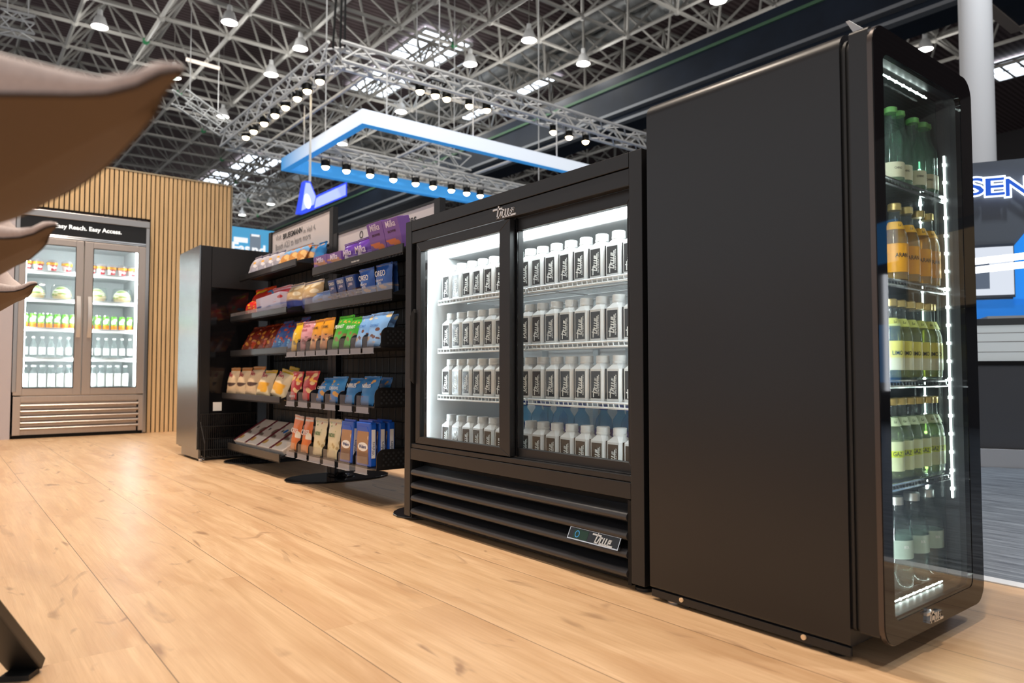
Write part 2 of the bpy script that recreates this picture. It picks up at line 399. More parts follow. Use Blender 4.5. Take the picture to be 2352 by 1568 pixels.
# ---- roof: deck, skylights, space frame
def deck():
    m, nt, b = newmat('roof_deck'); tc = N(nt, 'ShaderNodeTexCoord')
    wv = N(nt, 'ShaderNodeTexWave', wave_type='BANDS', bands_direction='X'); wv.inputs['Scale'].default_value = 1.6; wv.inputs['Distortion'].default_value = 0
    L(nt, tc.outputs['Object'], wv.inputs['Vector'])
    r = N(nt, 'ShaderNodeValToRGB'); r.color_ramp.elements[0].color = (.10, .062, .06, 1); r.color_ramp.elements[1].color = (.22, .16, .16, 1)
    L(nt, wv.outputs['Fac'], r.inputs[0]); L(nt, r.outputs[0], b.inputs['Base Color']); b.inputs['Roughness'].default_value = .7; return m
ZB, ZT, SP = 10.0, 11.25, 1.75
dk = struct('ceiling', MB().box(-70, -14, 12.1, 26, 40, 12.25), deck())
struct('wall_back', MB().box(-70, 40, -.05, 26, 40.2, 12.2), pmat('hall_end_wall', (.10, .09, .09), .7)); struct('wall_far', MB().box(-70.2, -14, -.05, -70, 40.2, 12.2), pmat('hall_side_wall', (.10, .09, .09), .7))
M['strut'] = pmat('galvanised_strut', (.44, .42, .38), .55, .0)
M['node'] = pmat('green_node', (.03, .22, .08), .5)
fr = MB(); nd = MB()
NX, NY = 27, 15
BX = [-50.4+SP*i for i in range(NX+1)]; BY = [-.79+SP*j for j in range(NY+1)]
def P_b(i, j): return (BX[i], BY[j], ZB)
def P_t(i, j): return (BX[i]+SP/2, BY[j]+SP/2, ZT)
for i in range(NX+1):
    for j in range(NY+1):
        if i < NX: fr.tube(P_b(i, j), P_b(i+1, j), .055, 5, caps=False)
        if j < NY: fr.tube(P_b(i, j), P_b(i, j+1), .05, 5, caps=False)
        if i < NX and j < NY:
            t = P_t(i, j)
            for a in ((i, j), (i+1, j), (i, j+1), (i+1, j+1)): fr.tube(P_b(*a), t, .036, 4, caps=False)
            if i < NX-1: fr.tube(t, P_t(i+1, j), .05, 5, caps=False)
            if j < NY-1: fr.tube(t, P_t(i, j+1), .05, 5, caps=False)
        x, y0, z = P_b(i, j); nd.lathe([(.04, -.1), (.1, -.05), (.1, .05), (.04, .1)], 6, (x, y0, z), 1 if (i*7+j*3) % 11 == 0 else 0)
o = obj('space_frame', fr, 'strut', dk); o['kind'] = 'structure'
o = obj('space_frame_node', nd, ['strut', 'node'], dk); o['kind'] = 'structure'
for k, (u, v, sx, sy) in enumerate(((985, 112, 2.6, 1.9), (872, 190, 2.4, 1.7), (1212, 186, 2.2, 1.7), (1070, 250, 2.4, 1.7), (588, 374, 3.4, 1.9), (512, 412, 3.6, 1.9), (2350, 148, 2.2, 1.9))):
    c = hit(u, v, 'z', 12.02)
    g = MB(); g.box(c.x-sx/2, c.y-sy/2, 12.02, c.x+sx/2, c.y+sy/2, 12.05)
    o = struct('window_%d' % (k+1), g, 'sky')
    b = MB()
    for q in range(5):
        x = c.x-sx/2+sx*q/4; b.box(x-.05, c.y-sy/2, 11.95, x+.05, c.y+sy/2, 12.02)
    for q in range(3):
        yy = c.y-sy/2+sy*q/2; b.box(c.x-sx/2, yy-.05, 11.95, c.x+sx/2, yy+.05, 12.02)
    b = obj('window_frame', b, 'alu', o); b['kind'] = 'structure'

# ---- things that hang in the hall
M['duct'] = pmat('spiral_duct', (.42, .43, .42), .42, .5, noise=.12, nscale=(1.5, .3, .3))
for k, (u, v) in enumerate(((1380, 38), (1425, 62))):
    c = hit(u, v, 'z', 11.66)
    mb = MB(); x = -48
    mb.tube((-48, c.y, 11.66), (6, c.y, 11.66), .36, 16)
    while x < 6: mb.tube((x, c.y, 11.66), (x+.06, c.y, 11.66), .385, 16); x += 2.4
    tag(obj('air_duct', mb, 'duct', smooth=40), ('round silver air duct under the roof deck, the one over the skylights', 'round silver air duct beside the dark blue gantry side of the roof')[k], 'duct', 'silver air ducts under the roof')
M['navy'] = pmat('navy_fascia', (.016, .026, .045), .35, noise=.25, nscale=(.25, .3, .3))
M['greenline'] = pmat('green_edge', (.10, .22, .12), .5); M['tan'] = pmat('tan_edge', (.46, .38, .32), .5)
g = thing('gantry', 'long dark blue gantry with green edge line hanging under the hall roof', 'gantry', (-20, 13.6, 7))
obj('fascia', MB().box(-48, 13.62, 7.3, -4.7, 13.9, 8.22), 'navy', g)
obj('edge_line', MB().box(-48, 13.58, 7.93, -4.7, 13.62, 8.0), 'greenline', g)
for z in (7.22, 6.95): obj('rail', MB().box(-48, 13.55, z, -4.7, 13.75, z+.07), pmat('rail_metal', (.38, .40, .42), .45, .4), g)
obj('underside', MB().box(-48, 13.75, 7.02, -4.7, 14.6, 7.3), 'navy', g)
c = hit(2322, 78, 'z', 6.5)
g = thing('fascia_box', 'dark blue overhead box with tan bottom edges beside the white column', 'overhead box', (c.x, c.y, 6.5))
obj('panel', MB().box(c.x+.12, c.y-4.7, 6.52, c.x+6, c.y-.12, 7.8), 'navy', g)
obj('edge_beam', MB().box(c.x, c.y-4.7, 6.5, c.x+.18, c.y, 6.6).box(c.x+.18, c.y-.18, 6.5, c.x+6, c.y, 6.6), 'tan', g)
c = hit(2247, 300, 'y', 9.0)
mb = MB(); mb.lathe([(.2, 0), (.2, .04), (.163, .06), (.163, 9.8)], 28, (c.x, 9.0, 0))
tag(obj('column', mb, pmat('white_column', (.82, .81, .80), .5), smooth=40), 'tall round white hall column behind the illuminated exhibit wall', 'column')
LAMPS = [(229, 62), (527, 52), (690, 112), (623, 172), (512, 268), (1215, 93), (1340, 147), (1650, 2), (400, 178), (1080, 148), (1050, 353), (786, 331), (921, 257), (556, 494), (622, 469), (2125, 114)]
LAMPT = ['above the slatted wall, first counting from the stools', 'high beside the bright strut joint, second of the upper row', 'above the corner of the lighting truss', 'below it, second lamp over the truss corner',
         'over the spotlight end of the lighting truss', 'in front of the silver ducts', 'between the ducts and the blue gantry', 'at the top edge above the tall black fridge', 'beside the tip of the stool seat', 'by the skylight above the truss',
         'seen inside the hanging blue frame', 'seen just under the blue frame corner', 'above the blue frame corner', 'low above the blue screen', 'low above the blue screen, the upper one', 'above the glass door corner of the tall fridge']
lamp0 = None
for (u, v), t in zip(LAMPS, LAMPT):
    p = hit(u, v, 'z', 9.55)
    lamp_light('POINT', (p.x, p.y, 9.40), 75, (1, .98, .95), .12)
    lab = 'round high-bay roof lamp ' + t
    if lamp0 is None:
        lamp0 = thing('high_bay_lamp', lab, 'lamp', p, 'round high-bay lamps under the roof')
        obj('housing', MB().lathe([(.06, .45), (.07, .3), (.12, .26), (.2, .02), (.2, 0)], 14), 'alu', lamp0, smooth=40, local=True)
        obj('lamp_lens', MB().lathe([(.15, -.012), (.155, .004)], 14), 'hallamp', lamp0, local=True)
        obj('hanger', MB().tube((0, 0, .4), (0, 0, 2.56), .012, 5), 'strut', lamp0, local=True)
    else: dup(lamp0, p, lab)

def truss_mb(mb, a, b, w=.29, r=.03, rd=.0165, step=.34):
    a = Vector(a); b = Vector(b); d = (b-a); n = d.length; d.normalize(); s = d.cross(Vector((0, 0, 1))).normalized(); up = s.cross(d)
    cs = [s*w/2*i+up*w/2*j for i, j in ((-1, -1), (1, -1), (1, 1), (-1, 1))]
    for c in cs: mb.tube(a+c, b+c, r, 6)
    k = max(2, int(n/step))
    for i in range(k):
        p, q = a+d*(n*i/k), a+d*(n*(i+1)/k)
        for f in range(4):
            c1, c2 = cs[f], cs[(f+1) % 4]
            if i % 2: c1, c2 = c2, c1
            mb.tube(p+c1, q+c2, rd, 4, caps=False)
    return mb
TZ = 5.4
TA, TB_, TC = hit(775, 124, 'z', TZ), hit(518, 322, 'z', TZ), hit(1490, 330, 'z', TZ)
xa, ya, xb, yc = TA.x, TA.y, TB_.x, TC.y+1.2
tr = thing('lighting_truss', 'rectangular silver lighting truss hanging over the neighbouring stand', 'truss', (xa, ya, TZ))
for n_, a_, b_ in (('truss_side', (xa, ya, TZ), (xb, ya, TZ)), ('truss_side', (xa, ya, TZ), (xa, yc, TZ)), ('truss_side', (xb, ya, TZ), (xb, yc, TZ)), ('truss_side', (xb, yc, TZ), (xa, yc, TZ))):
    obj(n_, truss_mb(MB(), a_, b_), 'alu', tr, smooth=50)
for (u, v) in ((851, 164), (1122, 262), (1305, 318)):
    yy = hit(u, v, 'z', TZ-.1).y
    obj('cross_bar', MB().tube((xa, yy, TZ-.12), (xb, yy, TZ-.12), .03, 8), 'alu', tr, smooth=50)
for dx in (-.05, .03, .08):
    obj('hoist_cable', MB().path([(xa+dx, ya+dx, TZ+.1), (xa+dx*2, ya+.05, TZ+1.6), (xa+dx, ya, ZB-.1)], .018, 5), 'rubber', tr)
obj('hoist', MB().box(xa-.09, ya-.09, TZ+1.5, xa+.09, ya+.09, TZ+1.95), 'blackmatte', tr)
TX2 = -12.5; q0, q1 = hit(735, 375, 'x', TX2), hit(1110, 449, 'x', TX2); TZ2 = q0.z+.22
t2 = thing('lighting_truss', 'straight silver truss with a row of warm spotlights inside the blue frame', 'truss', (TX2, q0.y, TZ2), 'lighting trusses')
obj('truss_side', truss_mb(MB(), (TX2, q0.y-.15, TZ2), (TX2, 10.9, TZ2), .22), 'alu', t2, smooth=50)
for yy in (q0.y+.1, 8.0, 10.7): obj('suspension_rod', MB().tube((TX2, yy, TZ2+.05), (TX2, yy, 9.92), .012, 5), 'alu', t2)
SPOTS = [[(735, 175), (706, 192), (683, 215), (656, 230), (632, 247), (607, 268), (583, 284), (565, 298)],
         [(742, 377), (790, 385), (844, 396), (897, 406), (948, 416), (988, 425), (1030, 434), (1065, 441), (1096, 446)],
         [(965, 206), (1000, 216), (1026, 226), (1078, 243), (1118, 250), (1271, 303), (1307, 315), (1345, 325)]]
SIDE = ['on the short truss side', 'on the truss inside the blue frame', 'on the long truss side']
sp0 = None
for k, lst in enumerate(SPOTS):
    for i, (u, v) in enumerate(lst):
        p = hit(u, v, *(('y', ya), ('x', TX2), ('x', xa))[k])
        if k == 1: p.x = TX2+.11
        p.z = TZ2-.3 if k == 1 else min(max(p.z, TZ-.42), TZ-.22)
        lab = 'warm spotlight %s, %s from %s' % (SIDE[k], ORD[i], ('its corner', 'the lowest blue corner', 'its corner')[k])
        if sp0 is None:
            sp0 = thing('spotlight', lab, 'spotlight', p, 'spotlights on the lighting truss')
            obj('can', MB().lathe([(.04, .13), (.07, .11), (.075, .0), (.07, .0)], 12), 'blackmatte', sp0, smooth=40, local=True)
            obj('bulb', MB().lathe([(.0, -.055), (.03, -.05), (.055, -.03), (.068, .0), (.06, .01)], 12, closed=False), 'spotlamp', sp0, local=True)
            obj('bracket', MB().box(-.01, -.085, .0, .01, -.075, .25).box(-.01, .075, .0, .01, .085, .25).box(-.01, -.085, .25, .01, .085, .26), 'blackmatte', sp0, local=True)
        else: dup(sp0, p, lab)
# small pieces of truss hung further off
for (u0, v0, u1, v1, lab) in ((0, 48, 80, 66, 'short bright truss piece high above the stool seat'), (412, 222, 520, 298, 'slanting silver truss piece beside the lighting truss corner'), (925, 335, 1070, 378, 'short silver truss seen inside the blue frame')):
    zz = 6.4 if u0 == 925 else 8.3
    a = hit(u0, v0, 'z', zz); b = hit(u1, v1, 'z', zz); mb = truss_mb(MB(), a, b, .4, .03, .016, .4)
    for q in (.2, .8): p = a.lerp(b, q); mb.tube((p.x, p.y, zz+.2), (p.x, p.y, 12.1), .012, 5)
    tag(obj('hanging_truss', mb, 'alu', smooth=50), lab, 'truss', 'loose truss pieces under the roof')
a = hit(428, 136, 'z', 9.89); b = hit(504, 157, 'z', 9.89)
tag(obj('tube_light', MB().tube(a, b, .06, 8), emat('tube_lamp', '#fff0e0', 1.3)), 'pale tube light beside the tip of the first stool', 'lamp')

# ---- hanging blue frame
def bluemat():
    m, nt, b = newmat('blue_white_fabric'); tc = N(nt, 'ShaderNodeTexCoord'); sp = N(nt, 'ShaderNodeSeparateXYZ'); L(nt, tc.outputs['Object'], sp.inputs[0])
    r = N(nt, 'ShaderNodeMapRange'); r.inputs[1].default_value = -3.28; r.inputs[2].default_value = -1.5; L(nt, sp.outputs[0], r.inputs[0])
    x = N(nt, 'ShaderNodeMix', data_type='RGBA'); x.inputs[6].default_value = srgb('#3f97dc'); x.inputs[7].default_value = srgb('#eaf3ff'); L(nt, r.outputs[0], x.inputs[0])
    L(nt, x.outputs[2], b.inputs['Base Color']); L(nt, x.outputs[2], b.inputs['Emission Color']); b.inputs['Emission Strength'].default_value = .55; b.inputs['Roughness'].default_value = .7  # emission put into the fabric, standing in for the spots that light it
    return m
M['bluewhite'] = bluemat(); M['bluesoffit'] = pmat('blue_soffit', '#3c92dc', .6, emit='#3f9ae6', es=.62)  # soffit glow is also put in, in place of spot light
z0, z1 = 4.32, 4.55; ax, ay, bx, by2 = -9.87, 4.95, -13.15, 11.2; bw = .13
fb = thing('hanging_canopy', 'large blue and white rectangular frame hanging over the neighbouring stand', 'hanging canopy', (ax, ay, z0))
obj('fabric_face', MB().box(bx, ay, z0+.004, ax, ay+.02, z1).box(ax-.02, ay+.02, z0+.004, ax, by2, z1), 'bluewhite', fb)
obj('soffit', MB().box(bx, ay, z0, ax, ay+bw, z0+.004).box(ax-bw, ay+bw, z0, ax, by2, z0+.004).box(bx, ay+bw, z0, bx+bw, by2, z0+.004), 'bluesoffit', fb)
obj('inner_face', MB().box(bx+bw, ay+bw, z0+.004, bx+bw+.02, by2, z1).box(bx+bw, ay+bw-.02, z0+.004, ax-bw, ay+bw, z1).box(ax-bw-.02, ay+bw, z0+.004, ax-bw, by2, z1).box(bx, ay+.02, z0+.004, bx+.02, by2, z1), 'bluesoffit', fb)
for (u, v) in ((666, 330), (960, 225), (1120, 300), (1313, 350)):
    q = hit(u, v, 'z', z1); 
    obj('suspension_rod', MB().tube((max(min(q.x, ax-.05), bx+.05), max(q.y, ay+.05), z1), (max(min(q.x, ax-.05), bx+.05), max(q.y, ay+.05), TZ-.12), .012, 5), 'alu', fb)

# ---- blue hanging logo, blue screen
sg = hit(740, 450, 'x', -11.5); c0 = hit(712, 416, 'x', -11.5); X_ = -11.5
def hx(u, v, dx=0): p = hit(u, v, 'x', X_); return (p.x+dx, p.y, p.z)
g = thing('hanging_sign', 'blue illuminated hanging sign with pointed emblem below the blue frame', 'hanging sign', hx(712, 416))
M['signblue'] = pmat('sign_blue', '#2f49e0', .4, emit='#3550f0', es=.9); M['signpale'] = pmat('sign_pale', '#a9b6f8', .4, emit='#a9b8ff', es=.85); M['signwhite'] = emat('sign_white', '#f2f4ff', 1.6)
def slab(pts, d0, d1, mat, name, par):
    a = [hx(u, v, d0) for u, v in pts]; b = [hx(u, v, d1) for u, v in pts]; n = len(pts)
    return obj(name, MB().add(a+b, [tuple(range(n)), tuple(range(2*n-1, n-1, -1))]+[(i, n+i, n+(i+1) % n, (i+1) % n) for i in range(n)]), mat, par)
slab([(700, 415), (713, 416), (726, 450), (733, 446), (797, 417), (797, 450), (700, 490), (686, 489)], -.14, 0, 'signblue', 'box', g)
slab([(702, 420), (711, 421), (724, 452), (720, 470), (692, 484)], .0, .02, 'signpale', 'emblem_face', g)
slab([(733, 451), (793, 423), (793, 448), (722, 478), (726, 456)], .0, .02, 'signpale', 'band', g)
th = [(705+7*math.cos(a)+2.5*math.sin(a)*-1, 463-17*math.sin(a)) for a in [2*PI*i/20 for i in range(20)]]
slab(th, .02, .035, 'signwhite', 'emblem', g)
obj('suspension_rod', MB().tube(hx(712, 417), (X_, hx(712, 417)[1], TZ-.1), .02, 5), 'alu', g)

SX = -10.5
def hs(u, v, dx=0): p = hit(u, v, 'x', SX); return Vector((p.x+dx, p.y, p.z))
a = hs(520, 519); b = hs(640, 531)
g = thing('advert_wall', 'sky blue advertising wall with white words behind the slatted wall', 'advertising wall', (SX, (a.y+b.y)/2, 0))
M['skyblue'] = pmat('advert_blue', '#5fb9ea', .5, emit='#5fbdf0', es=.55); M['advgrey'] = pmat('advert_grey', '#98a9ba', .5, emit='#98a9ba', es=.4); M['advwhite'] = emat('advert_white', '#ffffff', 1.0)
obj('board', MB().box(SX-.1, a.y-.6, 0, SX, b.y+.12, (a.z+b.z)/2), 'skyblue', g)
p, q = hs(537, 549), hs(569, 551); obj('headline', MB().box(SX, p.y, p.z-.035, SX+.006, q.y, p.z+.035), 'advwhite', g)
p, q = hs(574, 537), hs(598, 600); obj('fridge_picture', MB().box(SX, p.y, q.z-.6, SX+.004, q.y, p.z).box(SX+.004, p.y+.02, p.z-.03, SX+.006, q.y-.02, p.z, 1), ['advgrey', 'advwhite'], g)
p = hs(553, 570)-Vector((SX, (a.y+b.y)/2, 0)); lettering('Eas', g, (p.x+.004, p.y, p.z), h=.15, rot=(PI/2, 0, PI/2), mat='advwhite', bold=.03)
p = hs(608, 577)-Vector((SX, (a.y+b.y)/2, 0)); lettering('nd T', g, (p.x+.004, p.y, p.z), h=.15, rot=(PI/2, 0, PI/2), mat='advwhite', bold=.03)

# ================================================================ TWO-DOOR STEEL COOLER against the slatted wall
XF = -7.53; FY0, FY1 = .53, 1.54
M['steelwarm'] = pmat('warm_brushed_steel', (.66, .58, .52), .42, .85, noise=.06, nscale=(2, 160, 2))
sc = thing('reach_in_cooler', 'two-door stainless steel glass door cooler built into the slatted wall', 'cooler', (XF, 1.035, 0))
b = MB()
b.box(XF-.75, FY0, .03, XF-.02, FY0+.05, 1.985).box(XF-.75, FY1-.05, .03, XF-.02, FY1, 1.985).box(XF-.75, FY0, 1.76, XF-.02, FY1, 1.985).box(XF-.75, FY0, .03, XF-.02, FY1, .40).box(XF-.75, FY0, .03, XF-.70, FY1, 1.985)
obj('body', b, 'steelwarm', sc)
b = MB(); b.box(XF-.70, FY0+.05, .40, XF-.69, FY1-.05, 1.76).box(XF-.7, FY0+.05, .40, XF-.03, FY0+.06, 1.76).box(XF-.7, FY1-.06, .40, XF-.03, FY1-.05, 1.76).box(XF-.7, FY0+.05, 1.75, XF-.03, FY1-.05, 1.76).box(XF-.7, FY0+.05, .40, XF-.03, FY1-.05, .43)
obj('liner', b, 'white', sc)
obj('surround', MB().box(XF-.03, FY0-.012, 1.94, XF+.006, FY1+.03, 2.0).box(XF-.03, FY0-.012, .4, XF+.004, FY0+.018, 1.94).box(XF-.03, FY1, .01, XF+.004, FY1+.03, 1.94), 'steel', sc, bevel=.003)
hd = obj('header_sign', MB().box(XF-.02, FY0+.018, 1.79, XF-.004, FY1, 1.94), pmat('sign_black', (.012, .012, .012), .35), sc)
lettering('Easy Reach. Easy Access.', hd, (.002, (FY0+FY1)/2-1.035+.03, 1.872), w=.53, rot=(PI/2, 0, PI/2), mat=emat('sign_letters', '#fffaf2', 1.6), bold=.02)
hd.children[0].location.x = XF+.0-XF-.002
obj('header_strip', MB().box(XF-.02, FY0+.018, 1.762, XF+.0, FY1, 1.772).box(XF-.02, FY0+.018, 1.775, XF+.002, FY1, 1.789), 'chrome', sc, bevel=.002)
for k, (y0, y1) in enumerate(((FY0-.004, 1.029), (1.037, FY1))):
    g0, g1 = (.592, .971) if k == 0 else (1.105, 1.48)
    d = MB(); zb, zt = .372, 1.755; a, c = .432, 1.70
    d.box(XF-.025, y0, zb, XF, g0, zt).box(XF-.025, g1, zb, XF, y1, zt).box(XF-.025, g0, zb, XF, g1, a).box(XF-.025, g0, c, XF, g1, zt)
    d = obj('door', d, 'steelwarm', sc, bevel=.002)
    obj('pane', MB().box(XF-.012, g0, a, XF-.009, g1, c), 'pane', d)
    obj('gasket', MB().box(XF-.006, g0, a, XF+.001, g0+.005, c).box(XF-.006, g1-.005, a, XF+.001, g1, c).box(XF-.006, g0, a, XF+.001, g1, a+.005).box(XF-.006, g0, c-.005, XF+.001, g1, c), 'rubber', d)
    hy = .995 if k == 0 else 1.083
    h = MB(); h.loft([[(XF+.012+.03*math.sin(PI*t)+.008*q, hy+e, .885+.37*t) for q, e in ((0, -.016), (1, -.016), (1, .016), (0, .016))] for t in [i/10 for i in range(11)]])
    h.box(XF, hy-.012, .89, XF+.02, hy+.012, .91).box(XF, hy-.012, 1.23, XF+.02, hy+.012, 1.25)
    obj('handle', h, pmat('handle_steel', (.82, .80, .78), .38, .5), d, smooth=40)
gp = MB(); gp.box(XF-.02, FY0-.002, .03, XF, .585, .362).box(XF-.02, 1.503, .03, XF, FY1, .362).box(XF-.02, .585, .315, XF, 1.503, .362)
gr = obj('grille_panel', gp, 'steelwarm', sc, bevel=.002)
for i in range(5):
    z = .088+.05*i
    obj('louvre', MB().loft([[(XF-.02, yy, z-.02), (XF+.006, yy, z-.017), (XF+.01, yy, z-.004), (XF, yy, z+.008), (XF-.02, yy, z+.014)] for yy in (.585, 1.503)]), M.setdefault('louvresteel', pmat('louvre_steel', (.40, .35, .32), .38, .8)), gr, smooth=50)
obj('recess', MB().box(XF-.06, .585, .03, XF-.035, 1.503, .32), 'blackmatte', gr)
obj('mullion', MB().box(XF-.045, .983, .40, XF-.028, 1.092, 1.76), 'white', sc)
obj('plinth', MB().box(XF-.05, FY0, .0, XF-.02, FY1, .031), 'blackmatte', sc)
for yy in (FY0+.068, 1.0, 1.075, FY1-.068):
    obj('light_strip', MB().box(XF-.062, yy-.006, .45, XF-.048, yy+.006, 1.73), emat('cooler_strip', '#f0fbff', 55), sc)
SHZ = [1.475, 1.225, .965, .70]
for z in SHZ: obj('shelf', MB().box(XF-.68, FY0+.062, z-.006, XF-.09, FY1-.062, z).box(XF-.10, FY0+.062, z-.03, XF-.09, FY1-.062, z+.004), 'white', sc)
SHELFW = ['on the top steel cooler shelf', 'on the second steel cooler shelf', 'on the middle steel cooler shelf', 'on the fourth steel cooler shelf', 'on the steel cooler floor']
def rowof(make, ys, z, what, sh, grp, x=XF-.17):
    """the first is built by make(), the others are copies; counted along each door from the stool side"""
    r = None
    for k, lst in enumerate(ys):
        for i, yy in enumerate(lst):
            lab = '%s %s, %s from the %s' % (what, SHELFW[sh], ORD[i if k == 0 else len(lst)-1-i], ('lilac wall', 'bare slats')[k])
            if r is None: r = make(lab, (x, yy, z)); r['group'] = grp
            else: dup(r, (x, yy, z), lab)
def mk_cup(lab, p):
    t = thing('dessert_cup', lab, 'cup', p)
    obj('cup', MB().lathe([(.028, 0), (.034, .03), (.041, .085), (.043, .085)], 14), packmat('cup_red', '#b4202a', None, spots=(('#fbf4ee', .5, .5, .62),), sscale=2.2), t, smooth=50, local=True)
    obj('lid', MB().lathe([(.044, .085), (.045, .092), (.036, .105), (.012, .112), (.0, .112)], 14, closed=False), 'clearplastic', t, smooth=50, local=True)
    obj('sticker', MB().lathe([(.0435, .062), (.0445, .082)], 14, closed=False), pmat('cup_sticker', '#d99a1e', .4), t, smooth=50, local=True); return t
rowof(mk_cup, [(.615, .70, .805, .92), (1.115, 1.195, 1.28, 1.37, 1.455)], SHZ[0], 'red-white dessert cup', 0, 'dessert cups on the top shelf of the steel cooler')
def mk_tray(lab, p):
    t = thing('salad_tray', lab, 'food tray', p)
    obj('tray', MB().loft([[(sx*.04, sy*.07, 0) for sx, sy in ((-1, -1), (1, -1), (1, 1), (-1, 1))], [(sx*.05, sy*.085, .035) for sx, sy in ((-1, -1), (1, -1), (1, 1), (-1, 1))]]), 'clearplastic', t, bevel=.006, local=True)
    obj('filling', MB().loft([[(r*.045*math.cos(a), r*.078*math.sin(a), z) for a in [2*PI*i/14 for i in range(14)]] for r, z in ((.85, .01), (1, .04), (.9, .08), (.5, .115), (.15, .125))]), packmat('salad', '#ddd8b4', '#dcc088', .4, (('#7a9a3a', .5, .5, .35), ('#f2ede0', .55, .3, .4), ('#d88a2a', .3, .3, .25)), 5), t, smooth=60, local=True)
    obj('lid', MB().loft([[(sx*.05, sy*.085, .036) for sx, sy in ((-1, -1), (1, -1), (1, 1), (-1, 1))], [(sx*.043, sy*.075, .135) for sx, sy in ((-1, -1), (1, -1), (1, 1), (-1, 1))]]), 'clear', t, bevel=.012, local=True); return t
rowof(mk_tray, [(.68, .885), (1.165, 1.375)], SHZ[1], 'clear packed salad tray', 1, 'salad trays on the second shelf of the steel cooler')
def mk_can(lab, p):
    t = thing('drink_can', lab, 'can', p)
    obj('can', MB().lathe([(.022, 0), (.0275, .008), (.0275, .118), (.023, .128), (.023, .131)], 16), packmat('can_print', '#5fae2c', '#e8832a', .33, (('#f3f7e8', .62, .22, .5),), 3.2), t, smooth=50, local=True)
    obj('rim', MB().lathe([(.0235, .129), (.0235, .134), (.021, .134)], 16), 'chrome', t, local=True); return t
rowof(mk_can, [[.612+.0605*i for i in range(7)], [1.115+.0655*i for i in range(6)]], SHZ[2], 'green and orange juice can', 2, 'juice cans on the middle shelf of the steel cooler')
def bottle_parts(t, h, r, neck, cap, body_mat, label_mat, cap_mat, lz, liquid=None, fill=.8, prof=None):
    prof = prof or [(r*.8, 0), (r, .012), (r, h*.56), (r*.92, h*.63), (neck*1.15, h*.76), (neck, h*.83), (neck, h-.012)]
    obj('bottle_body', MB().lathe(prof, 16), body_mat, t, smooth=60, local=True)
    obj('label', MB().lathe([(r+.0006, lz[0]), (r+.0006, lz[1])], 16, closed=False), label_mat, t, smooth=60, local=True)
    obj('cap', MB().lathe([(cap, h-.016), (cap, h), (cap*.8, h+.002)], 14), cap_mat, t, smooth=40, local=True)
    if liquid:
        pr = [(q*.93, max(z, .006)) for q, z in prof if z <= h*fill]; obj('drink', MB().lathe(pr, 16), liquid, t, smooth=60, local=True)
M['lab_white'] = pmat('white_paper_label', (.86, .87, .86), .5)
def mk_small(lab, p):
    t = thing('glass_bottle', lab, 'bottle', p); bottle_parts(t, .19, .026, .011, .014, 'clear', 'lab_white', 'cap', (.03, .095)); return t
rowof(mk_small, [[.615+.066*i for i in range(6)], [1.12+.066*i for i in range(6)]], SHZ[3], 'slim clear bottle', 3, 'slim clear bottles in the steel cooler')
def mk_milk(lab, p):
    t = thing('milk_bottle', lab, 'bottle', p); bottle_parts(t, .205, .031, .017, .02, 'clear', 'lab_white', 'cap', (.012, .13), prof=[(.028, 0), (.0305, .01), (.0305, .135), (.026, .155), (.018, .172), (.017, .195)]); return t
rowof(mk_milk, [[.62+.066*i for i in range(6)], [1.15+.066*i for i in range(5)]], .4305, 'white-labelled bottle', 4, 'wide labelled bottles in the steel cooler')

# ================================================================ GREY OPEN CABINET beside the snack racks
cy, cx0, cx1, ct = 1.335, -5.46, -4.965, 1.404
M['smear'] = pmat('polished_steel_end', (.27, .28, .28), .26, 1, noise=.05, nscale=(90, 2, 1.2))
g = thing('open_merchandiser', 'black open cabinet with polished steel end panel standing before the slatted wall', 'cabinet', (-5.2, 1.7, 0))
obj('end_panel', MB().box(cx0, cy, .07, cx1, cy+.012, ct), 'smear', g, bevel=.003)
obj('toe_panel', MB().box(cx0+.12, cy+.005, .015, cx1+.03, cy+.02, .075), 'smear', g)
obj('carcass', MB().box(cx0+.004, cy+.012, .06, cx1-.002, 2.25, ct-.002), 'blackgloss', g, bevel=.003)
obj('front_post', MB().box(cx1-.002, cy+.012, .07, cx1+.008, cy+.075, ct-.002), 'black', g, bevel=.002)
obj('front_fascia', MB().box(cx1-.002, cy+.078, 1.13, cx1+.006, 2.24, ct-.004), 'black', g, bevel=.002)
obj('base', MB().box(cx0+.1, cy+.03, .0, cx1, 2.2, .065), 'blackmatte', g)
obj('sticker', MB().box(cx1+.0, cy+.10, .318, cx1+.002, cy+.155, .375), 'lab_white', g)
obj('foot', MB().tube((cx1+.0, cy+.03, 0), (cx1+.0, cy+.03, .03), .014, 10), 'chrome', g)
# wire basket standing against its open front
wb = MB(); x = cx1+.035
for i in range(27): wb.tube((x, cy+.02+.013*i, .02), (x, cy+.02+.013*i, .30), .0021, 4, caps=False)
for z in (.02, .07, .14, .22, .30): wb.tube((x, cy+.015, z), (x, cy+.375, z), .0035, 5)
for i in range(11): wb.tube((x, cy+.02+.034*i, .03), (x+.1, cy+.02+.034*i, .03), .002, 4, caps=False)
for yy in (cy+.015, cy+.375): wb.path([(x, yy, .02), (x+.1, yy, .02), (x+.1, yy, .12), (x, yy, .25)], .003, 5)
tag(obj('wire_basket', wb, pmat('basket_wire', (.05, .047, .045), .3, .6)), 'low black wire basket at the open side of the steel-ended cabinet', 'basket')

